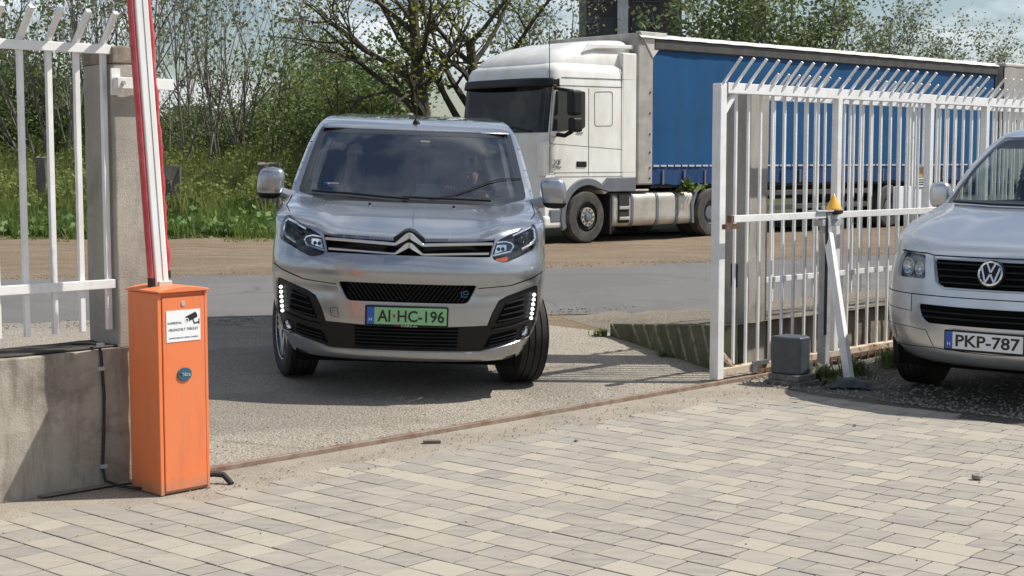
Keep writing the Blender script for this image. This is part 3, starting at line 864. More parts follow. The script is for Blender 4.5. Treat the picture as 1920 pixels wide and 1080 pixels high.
# conduit on the wall and hose end beside the cabinet
cd_ = empty('cable_conduit', W(-0.56, 0.085, 0.0), FA, 'black cable conduit clipped down the concrete wall to the barrier', 'cable')
mb = MB(); mb.tube([(-0.09, 0.12, 0.705), (-0.03, 0.06, 0.705), (-0.004, 0.01, 0.70), (0, -0.004, 0.66), (0.012, -0.004, 0.45), (0.006, -0.002, 0.25), (-0.006, -0.003, 0.09), (0.0, -0.02, 0.03), (0.03, -0.10, 0.012), (0.06, -0.2, 0.012), (0.085, -0.22, 0.012), (0.12, -0.20, 0.04)], 0.0078, 10)
mb.obj('conduit', M_BLACKP, cd_, smooth=True)
for z_ in (0.70, 0.585, 0.10):
    mb = MB(); mb.box(-0.016, 0.016, -0.016, 0.012, z_ - 0.01, z_ + 0.01); mb.obj('clip', M_GREYP, cd_, bevel=0.003)
hs = MB(); hs.tube([(-0.06, 0.0, 0.045), (0.02, -0.03, 0.045), (0.055, -0.06, 0.04), (0.065, -0.10, 0.012), (0.066, -0.115, 0.0)], 0.015, 10)
o = tag(hs.obj('drain_hose', M_BLACKP, smooth=True), 'short black bent hose coming out beside the orange cabinet', 'hose'); o.location = W(-0.15, -0.2, 0.0); o.rotation_euler = (0, 0, FA)
import bisect
# ------------------------------------------------------------------ lofted vehicle shells (front given as a surface over x and profile length)
def chaikin(p,n=2):
    for _ in range(n):
        q=[p[0]]
        for a,b in zip(p,p[1:]):
            q.append(tuple(.75*i+.25*j for i,j in zip(a,b))); q.append(tuple(.25*i+.75*j for i,j in zip(a,b)))
        q.append(p[-1]); p=q
    return p
def interp(tab,k):
    if k<=tab[0][0]: return tab[0][1]
    if k>=tab[-1][0]: return tab[-1][1]
    i=bisect.bisect_left(tab,(k,-1e9))
    (a,x),(b,y)=tab[i-1],tab[i]
    return x+(y-x)*(k-a)/max(b-a,1e-9)
def sstep(a,b,x):
    x=max(0.,min(1.,(x-a)/(b-a))); return x*x*(3-2*x)
class Shell:
    def __init__(s,prof,width,a,b,dz):
        p=chaikin(prof,4); v=0; s.py=[]; s.pz=[]
        for i,q in enumerate(p):
            if i: v+=math.hypot(q[0]-p[i-1][0],q[1]-p[i-1][1])
            s.py.append((v,q[0])); s.pz.append((v,q[1]))
        s.vmax=v; s.wt=chaikin(width,4); s.a=a; s.b=b; s.dz=dz
    def W(s,v): return interp(s.wt,interp(s.pz,v))
    def P(s,x,v):
        z=interp(s.pz,v); w=interp(s.wt,z); k=min(abs(x)/w,1.)
        y=interp(s.py,v)-interp(s.a,z)*k*k-interp(s.b,z)*(1-max(0,1-k**4)**.4545)
        return (x,y,z+s.dz(k,z))
    def vof(s,x,z):
        lo,hi=0.,s.vmax
        for _ in range(40):
            m=(lo+hi)/2
            if s.P(x,m)[2]<z: lo=m
            else: hi=m
        return lo
SH_VAN=Shell([(.80,.262),(.855,.27),(.872,.305),(.885,.40),(.90,.52),(.90,.64),(.885,.735),(.895,.765),(.912,.81),(.912,.87),(.892,.925),(.865,.965),(.84,1.02),(.80,1.06),(.72,1.085),(.55,1.115),(.3,1.155),(.1,1.185),(-.06,1.215),(-.16,1.27),(-.5,1.452),(-.8,1.61),(-.98,1.70),(-1.1,1.745),(-1.3,1.77),(-1.5,1.78)],
 [(.27,.77),(.33,.80),(.42,.84),(.55,.88),(.7,.907),(.95,.905),(1.05,.90),(1.15,.885),(1.22,.872),(1.35,.845),(1.5,.81),(1.6,.785),(1.7,.755),(1.75,.725),(1.78,.69)],
 [(.27,.12),(1.0,.14),(1.2,.14),(1.7,.12)],[(.27,.34),(1.0,.36),(1.2,.25),(1.3,.16),(1.8,.12)],
 lambda k,z:(.045*sstep(.25,.92,k)+.032*sstep(.48,.66,k))*sstep(.95,1.06,z)*(1-.6*sstep(1.1,1.22,z))*(1-sstep(1.5,1.75,z)))
SH_PARK=Shell([(.70,.25),(.84,.27),(.90,.34),(.91,.48),(.905,.6),(.88,.70),(.86,.80),(.83,.92),(.79,1.0),(.70,1.06),(.5,1.12),(.25,1.19),(.0,1.25),(-.12,1.29),(-.4,1.50),(-.7,1.71),(-.86,1.785),(-1.08,1.838),(-1.45,1.86)],
 [(.25,.78),(.35,.87),(.5,.92),(.75,.935),(.95,.925),(1.15,.91),(1.3,.885),(1.6,.82),(1.76,.76),(1.82,.715),(1.86,.63)],
 [(.25,.24),(1.0,.24),(1.3,.2),(1.7,.16)],[(.25,.42),(1.0,.40),(1.2,.3),(1.35,.18),(1.9,.14)],
 lambda k,z:.05*sstep(.4,.95,k)*sstep(.95,1.05,z)*(1-.5*sstep(1.1,1.25,z))*(1-sstep(1.5,1.75,z)))
def pip(p, poly):
    x, y = p; c = False; j = len(poly) - 1
    for i in range(len(poly)):
        xi, yi = poly[i]; xj, yj = poly[j]
        if (yi > y) != (yj > y) and x < (xj - xi) * (y - yi) / (yj - yi + 1e-12) + xi: c = not c
        j = i
    return c
def densify(poly, step, closed=True):
    out = []
    m = len(poly)
    for i in range(m if closed else m - 1):
        a, b = poly[i], poly[(i + 1) % m]
        k = max(1, int(math.ceil(math.hypot(b[0] - a[0], b[1] - a[1]) / step)))
        for q in range(k): out.append((a[0] + (b[0] - a[0]) * q / k, a[1] + (b[1] - a[1]) * q / k))
    if not closed: out.append(poly[-1])
    return out
def round_poly(poly, r, n=4):
    """round the corners of a polygon"""
    out = []; m = len(poly)
    for i in range(m):
        p, a, b = Vector(poly[i]), Vector(poly[i - 1]), Vector(poly[(i + 1) % m])
        da, db = (a - p), (b - p)
        k = min(r, da.length * .45, db.length * .45)
        s, e = p + da.normalized() * k, p + db.normalized() * k
        for q in range(n + 1):
            t = q / n
            out.append(tuple(s * (1 - t) ** 2 + p * 2 * t * (1 - t) + e * t * t))
    return out
def mirror(poly): return [(-x, z) for x, z in reversed(poly)]
def sym(half):
    """closed outline from its right half listed top to bottom"""
    return half + [(-x, z) for x, z in reversed(half)]
def sh_normal(S, x, v):
    e = 0.014; w = S.W(v)
    x0, x1 = max(x - e, -w), min(x + e, w)
    v0, v1 = max(v - e, 0), min(v + e, S.vmax)
    a = Vector(S.P(x1, v)) - Vector(S.P(x0, v)); b = Vector(S.P(x, v1)) - Vector(S.P(x, v0))
    n = b.cross(a)
    if n.length < 1e-12: return Vector((1 if x > 0 else -1, 0, 0))
    return n.normalized()
def patch(S, name, poly, mat_, parent, off=0.0, rim=0.0, holes=(), step=0.03, xv=False, grid=None, smooth=True):
    """a piece of the shell inside an (x,z) outline, lifted by off along the normal; rim > 0 gives it depth"""
    cv = (lambda q: q) if xv else (lambda q: (q[0], S.vof(q[0], q[1])))
    loops = [[cv(q) for q in densify(poly, step)]] + [[cv(q) for q in densify(h, step)] for h in holes]
    pts = []; edges = []
    for lp_ in loops:
        b = len(pts); pts += lp_
        edges += [(b + i, b + (i + 1) % len(lp_)) for i in range(len(lp_))]
    outer = loops[0]
    if grid is None:
        xs = [p[0] for p in outer]; vs = [p[1] for p in outer]
        grid = []
        i0 = int(min(xs) / step) - 1; i1 = int(max(xs) / step) + 1
        j0 = int(min(vs) / step) - 1; j1 = int(max(vs) / step) + 1
        grid = [(i * step, j * step) for i in range(i0, i1 + 1) for j in range(j0, j1 + 1)]
    for q in grid:
        if not pip(q, outer) or any(pip(q, h) for h in loops[1:]): continue
        if min((q[0] - p[0]) ** 2 + (q[1] - p[1]) ** 2 for lp_ in loops for p in lp_) < (step * .45) ** 2: continue
        pts.append(q)
    vv, ee, ff, *_ = mgeo.delaunay_2d_cdt([Vector(p) for p in pts], edges, [], 0, 1e-6)
    vv = [tuple(p) for p in vv]
    tris = []
    for f in ff:
        c = (sum(vv[i][0] for i in f) / 3, sum(vv[i][1] for i in f) / 3)
        if pip(c, outer) and not any(pip(c, h) for h in loops[1:]): tris.append(tuple(f))
    P = []; NN = []
    for x, v in vv:
        w = S.W(v); x = max(-w, min(w, x))
        nrm = sh_normal(S, x, v); NN.append(nrm)
        P.append(Vector(S.P(x, v)) + nrm * off)
    tris = [f if (P[f[1]] - P[f[0]]).cross(P[f[2]] - P[f[0]]).dot(NN[f[0]] + NN[f[1]] + NN[f[2]]) > 0 else f[::-1] for f in tris]
    mb = MB(flip=True)
    mb.add(P, tris)
    if rim:
        cnt = {}
        for f in tris:
            for i in range(3):
                e = (f[i], f[(i + 1) % 3]); k = tuple(sorted(e)); cnt.setdefault(k, []).append(e)
        b = len(mb.v); mp = {}
        for k, es in cnt.items():
            if len(es) == 1:
                for i in es[0]:
                    if i not in mp:
                        mp[i] = len(mb.v); mb.v.append(tuple(P[i])); mb.v.append(tuple(P[i] - NN[i] * rim))
        for k, es in cnt.items():
            if len(es) == 1:
                a, c = es[0]
                mb.f.append((mp[c], mp[a], mp[a] + 1, mp[c] + 1)); mb.mi.append(0)
    o = mb.obj(name, mat_, parent, smooth=False, recalc=False)
    me = o.data
    me.polygons.foreach_set('use_smooth', [True] * len(me.polygons))
    nn = [(q.x, -q.y, q.z) for q in NN]
    if rim:
        ex = {}
        for i, k in mp.items(): ex[k] = i; ex[k + 1] = i
        nn += [(NN[ex[k]].x, -NN[ex[k]].y, NN[ex[k]].z) for k in range(len(P), len(mb.v))]
    me.normals_split_custom_set_from_vertices(nn)
    return o
def on(S, x, z, off=0.0):
    v = S.vof(x, z); return Vector(S.P(x, v)) + sh_normal(S, x, v) * off
def line_on(S, name, pts, r, mat_, parent, off=0.0, n=6, step=0.03):
    mb = MB(flip=True); mb.tube([on(S, x, z, off) for x, z in densify(pts, step, False)], r, n)
    return mb.obj(name, mat_, parent, smooth=True)

def car_paint(name, c, rough=0.27):
    m, n, l, b = nmat(name)
    cc_ = coords(n, l, kind='obj')
    col = c
    dust = ramp(n, l, noise(n, l, cc_, 1.5, 3, 0.5), 0.45, 0.8, 0, 0.10)
    col = mixc(n, l, dust, col, (0.36, 0.32, 0.26))
    l.new(col, b.inputs['Base Color'])
    b.inputs['Metallic'].default_value = 0.82
    b.inputs['Roughness'].default_value = rough
    b.inputs['Coat Weight'].default_value = 1.0; b.inputs['Coat Roughness'].default_value = 0.03
    return m
M_SILVER = car_paint('silver_grey_paint', (0.37, 0.385, 0.41))
M_SILVER2 = car_paint('light_silver_paint', (0.58, 0.60, 0.615), 0.32)
M_TRIM = mat('black_trim', (0.008, 0.0085, 0.009), 0.42, spec=0.3)
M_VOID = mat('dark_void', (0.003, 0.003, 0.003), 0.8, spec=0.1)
M_CHROME = mat('chrome', (0.78, 0.79, 0.80), 0.14, 1.0)
M_SATIN = mat('satin_metal', (0.62, 0.63, 0.64), 0.3, 1.0)
M_TYRE = mat('tyre_rubber', (0.013, 0.013, 0.013), 0.7, col2=(0.03, 0.028, 0.025), scale=9, spec=0.3)
M_RIM = mat('alloy', (0.42, 0.43, 0.44), 0.3, 0.9)
M_FRIT = mat('black_glass_band', (0.028, 0.03, 0.033), 0.14)
M_SIDEGL = mat('dark_glass', (0.012, 0.015, 0.018), 0.05)
def glass_mat(name, tint, base=0.06, gain=1.0):
    m, n, l, b = nmat(name)
    n.remove(b)
    out = n['Material Output']
    tr = n.new('ShaderNodeBsdfTransparent'); tr.inputs['Color'].default_value = tint + (1,)
    gl = n.new('ShaderNodeBsdfGlossy'); gl.inputs['Roughness'].default_value = 0.02
    fr_ = n.new('ShaderNodeFresnel'); fr_.inputs['IOR'].default_value = 1.52
    mx = n.new('ShaderNodeMixShader')
    l.new(ramp(n, l, fr_.outputs[0], 0, 1, base, gain), mx.inputs[0])
    l.new(tr.outputs[0], mx.inputs[1]); l.new(gl.outputs[0], mx.inputs[2]); l.new(mx.outputs[0], out.inputs[0])
    return m
M_WSCREEN = glass_mat('windscreen_glass', (0.68, 0.73, 0.72), 0.15, 1.0)
M_LENS = glass_mat('lamp_glass', (0.93, 0.95, 0.96), 0.015, 0.6)
def emit(name, c, st):
    m, n, l, b = nmat(name)
    b.inputs['Base Color'].default_value = c + (1,); b.inputs['Emission Color'].default_value = c + (1,); b.inputs['Emission Strength'].default_value = st
    return m
M_LED = emit('lit_led', (0.95, 0.97, 1.0), 2.2)
M_BLUE = mat('plate_blue', (0.02, 0.10, 0.42), 0.4)
M_GREENPL = mat('plate_green', (0.24, 0.50, 0.25), 0.4)
M_WHITEPL = mat('plate_white', (0.74, 0.75, 0.75), 0.4)

def wheel(parent, x, y, z, R, wd, steer, side, name='wheel', alloy=True, mat_t=None):
    """road wheel; side = +1 when its outer face looks to +x. coords are forward-positive, flipped on build"""
    w = empty(name); w.parent = parent
    w.location = (x, -y, z); w.rotation_euler = (0, 0, steer)
    t = MB()
    hw = wd / 2
    pr = [(R * .60, -hw * .8), (R * .72, -hw), (R * .9, -hw * .98), (R * .975, -hw * .86)]
    for k in range(5):
        a = -hw * .82 + (hw * 1.64) * k / 4
        if k: pr += [(R * .972, a - 0.006), (R * .972, a - 0.001)]
        pr += [(R, a + 0.002 if k else a), (R, a + hw * .41 - 0.008 if k < 4 else hw * .82)]
    pr = [q for q in pr if q[1] <= hw * .86]
    pr += [(R * .975, hw * .87), (R * .9, hw * .98), (R * .72, hw), (R * .60, hw * .8)]
    t.lathe(pr, (0, 0, 0), 'x', 48); t.obj('tyre', mat_t or M_TYRE, w, smooth=True, angle=40)
    r = MB()
    o = side * hw
    r.lathe([(R * .62, -hw * .8), (R * .60, 0), (R * .62, o * .82), (R * .655, o * .9), (R * .64, o * .78), (R * .58, o * .6), (R * .56, o * .2)], (0, 0, 0), 'x', 40)
    r.lathe([(0, o * .72), (R * .10, o * .72), (R * .13, o * .6), (R * .15, o * .4)], (0, 0, 0), 'x', 20)
    if alloy:
        for k in range(5):
            a = 2 * math.pi * k / 5
            for da in (-0.16, 0.16):
                p = (o * .62, R * .12 * math.cos(a + da), R * .12 * math.sin(a + da)); q = (o * .70, R * .60 * math.cos(a + da * .7), R * .60 * math.sin(a + da * .7))
                r.beam(p, q, 0.03, 0.025, (1, 0, 0))
    else:
        r.lathe([(R * .15, o * .5), (R * .4, o * .75), (R * .5, o * .7), (R * .58, o * .5)], (0, 0, 0), 'x', 30)
    r.obj('rim', M_RIM, w, smooth=True, angle=30)
    d = MB(); d.lathe([(0, o * .1), (R * .45, o * .1)], (0, 0, 0), 'x', 24); d.obj('brake_disc', M_TRIM, w)
    return w

def shell_body(S, name, root, paint, holes, rear_y, arch, glass_z, glass_y, wheel_y2, sglass=None):
    """painted body: front with openings, sides with wheel arches and side windows, roof, tail"""
    # front skin
    vs = [S.vmax * i / 70 for i in range(71)]
    sig = [0, .07, .14, .21, .28, .35, .42, .49, .56, .63, .7, .76, .82, .87, .91, .94, .965, .985]
    grid = [(s * sg * S.W(v), v) for v in vs[1:-1] for s in sig for sg in ((1,) if s == 0 else (1, -1))]
    nv = 150
    right = [(S.W(S.vmax * i / nv), S.vmax * i / nv) for i in range(nv + 1)]
    outline = right[::-1] + [(-x, v) for x, v in right]
    hz = [[(q[0], S.vof(q[0], q[1])) for q in densify(h, 0.02)] for h in holes]
    body = patch(S, 'front_body', outline, paint, root, 0, 0.025, hz, 0.03, xv=True, grid=grid)
    # sides
    for sg in (1, -1):
        mb = MB(flip=True)
        rows = [S.vmax * i / 150 for i in range(151)]
        ny = 90
        V = {}
        for i, v in enumerate(rows):
            w = S.W(v); p = S.P(w, v)
            for j in range(ny + 1):
                k = j / ny
                y = p[1] + (rear_y - p[1]) * k
                tuck = 0.05 * sstep(rear_y + 0.5, rear_y, y)
                V[i, j] = len(mb.v); mb.v.append((sg * (w - tuck), y, p[2] - 0.03 * sstep(1.5, 1.8, p[2]) * 0))
        for i in range(len(rows) - 1):
            for j in range(ny):
                q = [mb.v[V[a, b]] for a, b in ((i, j), (i + 1, j), (i + 1, j + 1), (i, j + 1))]
                cy = sum(c[1] for c in q) / 4; cz = sum(c[2] for c in q) / 4
                if any(math.hypot(cy - ay, cz - arch[1]) < arch[2] for ay in (arch[0], wheel_y2)) : continue
                if cz < 0.64 and cy > arch[0] + 0.2: continue
                mb.f.append((V[i, j], V[i + 1, j], V[i + 1, j + 1], V[i, j + 1]))
                g_ = glass_z[0] < cz < glass_z[1] and rear_y + 0.25 < cy < glass_y - (cz - glass_z[0]) * 1.55 and not any(abs(cy - k) < 0.05 for k in (glass_y - 1.45, glass_y - 2.55))
                mb.mi.append(1 if g_ else 0)
        o = mb.obj('side_panel', [paint, sglass or M_SIDEGL], root, smooth=True, recalc=False)
        for ay in (arch[0], wheel_y2):
            a_ = MB(flip=True); a_.lathe([(arch[2] - 0.012, -0.16), (arch[2] - 0.012, 0.006), (arch[2] + 0.03, 0.006), (arch[2] + 0.03, -0.01)], (0, 0, 0), 'x', 30, math.radians(48), math.radians(192))
            w = S.W(S.vof(0, 0.6))
            a_.v = [(sg * (w + p[0]), ay + p[1], arch[1] + p[2]) for p in a_.v]
            a_.obj('wheel_arch', paint, root, smooth=True)
    # roof and tail
    v = S.vmax; w = S.W(v); p0 = S.P(0, v)
    mb = MB(flip=True)
    def rf(a, b):
        x = w * math.sin((a * 2 - 1) * math.pi / 2); q = S.P(x, v)
        return (x * (1 - 0.03 * b), q[1] + (rear_y - q[1]) * b, q[2] + 0.012 * math.sin(b * math.pi) * (1 - (x / w) ** 2))
    mb.grid(24, 12, rf); mb.obj('roof', paint, root, smooth=True, recalc=False)
    tl = MB(flip=True)
    ring = []
    for i in range(33):
        vv = S.vmax * i / 32; ring.append((S.W(vv) - 0.05, rear_y, S.P(S.W(vv), vv)[2]))
    tl.add(ring + [(-x, y, z) for x, y, z in reversed(ring)], [tuple(range(66))]); tl.obj('tailgate', paint, root)
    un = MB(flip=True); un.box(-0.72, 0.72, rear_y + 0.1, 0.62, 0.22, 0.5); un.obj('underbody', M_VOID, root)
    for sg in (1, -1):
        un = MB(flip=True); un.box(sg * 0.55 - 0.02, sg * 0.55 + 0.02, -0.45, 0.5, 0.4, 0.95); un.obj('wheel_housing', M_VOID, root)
    return body

def plate(root, x, y, z, wd, ht, base, txt, frame_txt=None, crest=False, tilt=0.0):
    """number plate on its carrier, facing forward"""
    pl = MB(flip=True); pl.box(-wd / 2 - 0.012, wd / 2 + 0.012, -0.012, 0.006, -ht / 2 - 0.016, ht / 2 + 0.010)
    fr_ = pl.obj('number_plate', M_TRIM, root, bevel=0.006, seg=3); fr_.location = (x, -y, z); fr_.rotation_euler = (0, 0, tilt)
    q = MB(flip=True); q.box(-wd / 2, wd / 2, 0.0062, 0.009, -ht / 2, ht / 2); q.obj('plate_face', base, fr_, bevel=0.002)
    q = MB(flip=True); q.box(-wd / 2, -wd / 2 + 0.047, 0.0091, 0.0105, -ht / 2, ht / 2); q.obj('country_band', M_BLUE, fr_)
    text_part('country_letter', 'H', M_WHITEPL, fr_, (-wd / 2 + 0.0235, -0.0112, -ht * .22), width=0.019, height=0.022, thick=0.0004)
    x0 = -wd / 2 + 0.062; x1 = wd / 2 - 0.012
    if crest:
        text_part('plate_lettering', 'AI', M_INK, fr_, (x0 + 0.046, -0.0098, 0), width=0.082, height=ht * .70, thick=0.0006, bold=0.02)
        cr = MB(flip=True); cr.prism([(-0.007, 0.012), (0.007, 0.012), (0.010, -0.004), (0.0, -0.016), (-0.010, -0.004)], 0.0092, 0.0105); cr.v = [(p[0] + x0 + 0.110, p[1], p[2]) for p in cr.v]
        cr.obj('crest', mat('crest_red', (0.35, 0.10, 0.03), 0.5), fr_)
        text_part('plate_lettering', 'HC-196', M_INK, fr_, ((x0 + 0.13 + x1) / 2, -0.0098, 0), width=x1 - x0 - 0.135, height=ht * .70, thick=0.0006, bold=0.02)
    else:
        text_part('plate_lettering', txt, M_INK, fr_, ((x0 + x1) / 2, -0.0098, 0), width=x1 - x0 - 0.012, height=ht * .72, thick=0.0006, bold=0.02)
    if frame_txt:
        text_part('dealer_lettering', frame_txt[0], mat('dealer_red', (0.5, 0.03, 0.02), 0.5), fr_, (-0.058, -0.0068, -ht / 2 - 0.0085), width=0.036, height=0.011, thick=0.0004)
        text_part('dealer_lettering', frame_txt[1], M_WHITEPL, fr_, (0.017, -0.0068, -ht / 2 - 0.0085), width=0.104, height=0.012, thick=0.0004)
    return fr_
# ------------------------------------------------------------------ silver van coming in through the gate
S = SH_VAN
lx = Vector((0.99787683, 0.05404308, -0.03634812)); ly = Vector((0.05253778, -0.99777006, -0.04116663)); lz = lx.cross(-ly)
mw = Matrix(((lx.x, -ly.x, lz.x, -0.738), (lx.y, -ly.y, lz.y, 10.274), (lx.z, -ly.z, lz.z, 0.079), (0, 0, 0, 1)))
van = empty('silver_van', matrix=mw, label='silver grey passenger van with green number plate driving in through the open gate', cat='van')

HL = [(0.805, 1.168), (0.56, 1.056), (0.528, 0.942), (0.617, 0.917), (0.848, 1.004), (0.838, 1.11)]
HLp = round_poly(HL, 0.03, 3)
GR = sym([(0.093, 1.058), (0.55, 1.068), (0.522, 0.953)])
GR = [(0.0, 1.060)] + [(0.093, 1.058), (0.55, 1.068), (0.522, 0.953)] + [(-0.522, 0.953), (-0.55, 1.068), (-0.093, 1.058)]
MG = round_poly(sym([(0.45, 0.775), (0.385, 0.655)]), 0.03, 4)
LOW = sym([(0.262, 0.505), (0.515, 0.515), (0.545, 0.60), (0.585, 0.675), (0.64, 0.705), (0.82, 0.758), (0.858, 0.755), (0.866, 0.62), (0.858, 0.50), (0.83, 0.432), (0.79, 0.41), (0.48, 0.338)])
WS = round_poly(sym([(0.725, 1.705), (0.812, 1.262), (0.60, 1.222), (0.0, 1.214)][:3]), 0.03, 3)
shell_body(S, 'silver_van', van, M_SILVER, [HLp, mirror(HLp), GR, MG, LOW, WS], -3.95, (0.0, 0.335, 0.385), (1.26, 1.66), -0.42, -3.27)

# windscreen: dark printed band and glass
WSI = round_poly(sym([(0.672, 1.672), (0.752, 1.275), (0.0, 1.262)][:2]), 0.05, 5)
fb = patch(S, 'windscreen_band', WS, M_FRIT, van, -0.004, 0.0, [WSI], 0.05)
patch(S, 'windscreen', WSI, M_WSCREEN, van, -0.005, 0.0, (), 0.06)
# lower black scuttle strip with wipers
for nm, pts, r in (('wiper_or_reflection', [(-0.70, 1.262), (-0.45, 1.256), (-0.20, 1.243), (-0.02, 1.236)], 0.008), ('wiper_or_reflection', [(-0.07, 1.246), (0.30, 1.243), (0.55, 1.238)], 0.008)):
    line_on(S, nm, pts, r, M_TRIM, van, 0.016)
# dark line across the glass: a cable's reflection built as a thin tube
line_on(S, 'wiper_or_reflection', [(0.12, 1.252), (0.26, 1.268), (0.40, 1.315), (0.52, 1.362), (0.62, 1.388), (0.70, 1.392), (0.775, 1.390)], 0.0042, M_TRIM, van, 0.004)
# bonnet shut lines, washer jets
for sg in (1, -1):
    line_on(S, 'panel_seam', [(sg * 0.80, 1.176), (sg * 0.84, 1.20), (sg * 0.848, 1.235)], 0.0034, M_VOID, van, 0.0)
    line_on(S, 'panel_seam', [(sg * 0.88, 0.845), (sg * 0.80, 0.812), (sg * 0.665, 0.772), (sg * 0.45, 0.755)], 0.0034, M_VOID, van, 0.0)
    p = on(S, sg * 0.29 - 0.0, 1.205, 0.0)
    mb = MB(flip=True); mb.lathe([(0, 0.014), (0.008, 0.012), (0.012, 0.0)], tuple(p), 'z', 12); mb.obj('washer_jet', M_TRIM, van, smooth=True)
# grille: recessed black field, two bright bars rising into a double chevron
patch(S, 'grille', GR, M_VOID, van, -0.035, 0.0, (), 0.04)
def bar_poly(zt0, zt1, zt2, zb0, zb1, zb2, x2):
    return [(0.0, zt0), (0.022, zt0 - 0.008), (0.088, zt1), (0.11, zt1 + 0.0005), (x2, zt2), (x2, zb2), (0.10, zb1), (0.080, zb1 + 0.002), (0.018, zb0 - 0.010), (0.0, zb0)]
for nm, args in (('chrome_bar', (1.100, 1.031, 1.046, 1.062, 1.013, 1.030, 0.535)), ('chrome_bar', (1.040, 0.969, 0.984, 1.004, 0.954, 0.968, 0.512))):
    h = bar_poly(*args)
    for sg in (1, -1):
        mb = MB(flip=True); n = len(h)
        def yy(x): return S.P(abs(x), S.vof(abs(x), 0.99))[1]
        fr_ = [(sg * x, yy(x) + 0.016 + (0.012 if x < 0.05 else 0), z) for x, z in h]; bk = [(x, y - 0.045, z) for x, y, z in fr_]
        # ridge along the middle gives the bar two facets
        mb.add(fr_ + bk, [tuple(range(n)), tuple(range(n, 2 * n))[::-1]] + [(i, i + n, (i + 1) % n + n, (i + 1) % n) for i in range(n)])
        mb.obj(nm, M_SATIN, van, bevel=0.004, seg=2)
# dark backing behind the chevron tip that cuts into the bonnet edge
bk = [(0.0, 1.112), (0.03, 1.104), (0.10, 1.062), (0.10, 1.0), (-0.10, 1.0), (-0.10, 1.062), (-0.03, 1.104)]
mb = MB(flip=True); mb.prism(bk, 0.66, 0.838); mb.obj('badge_backing', M_TRIM, van, bevel=0.003)
# middle intake with slanted ribs
patch(S, 'upper_intake', MG, M_VOID, van, -0.04, 0.0, (), 0.04)
for sg in (1, -1):
    for k in range(15):
        x0 = 0.03 + k * 0.029
        a, b = (sg * min(x0, 0.43), 0.765), (sg * max(x0 - 0.085 if x0 - 0.085 > 0 else 0.0, 0.0), 0.665)
        if x0 - 0.085 < 0:
            b = (0.0, 0.765 - (x0 / 0.085) * 0.1)
        if abs(a[0]) > 0.385: a = (sg * 0.385, 0.665 + (0.385 - (x0 - 0.085)) / 0.085 * 0.1) if x0 - 0.085 < 0.385 else None
        if a is None: continue
        mb = MB(flip=True); mb.beam(on(S, a[0], a[1], -0.030), on(S, b[0], b[1], -0.030), 0.006, 0.012, (0, 1, 0)); mb.obj('intake_rib', M_TRIM, van)
line_on(S, 'intake_edge', round_poly([(-0.46, 0.785), (-0.395, 0.645), (0.395, 0.645), (0.46, 0.785)], 0.05, 5)[5:-5] if False else [(-0.456, 0.78), (-0.42, 0.69), (-0.395, 0.655)], 0.006, M_SILVER, van, 0.002)
mb = MB(flip=True)
ex, ez = 0.365, 0.725
yv = on(S, ex, ez, -0.012).y
for a, b in (((-0.022, 0.0), (-0.022, -0.028)), ((-0.022, 0.0), (-0.006, 0.0)), ((-0.006, 0.0), (-0.006, 0.008)), ((-0.006, 0.008), (0.016, 0.008)), ((0.016, 0.008), (0.022, 0.0)), ((0.022, 0.0), (0.022, -0.012)), ((0.022, -0.012), (-0.010, -0.012)), ((-0.022, -0.028), (0.02, -0.028))):
    mb.beam((ex + a[0], yv, ez + a[1]), (ex + b[0], yv, ez + b[1]), 0.003, 0.003, (0, 1, 0))
mb.obj('blue_emblem', mat('emblem_blue', (0.10, 0.30, 0.45), 0.4), van)
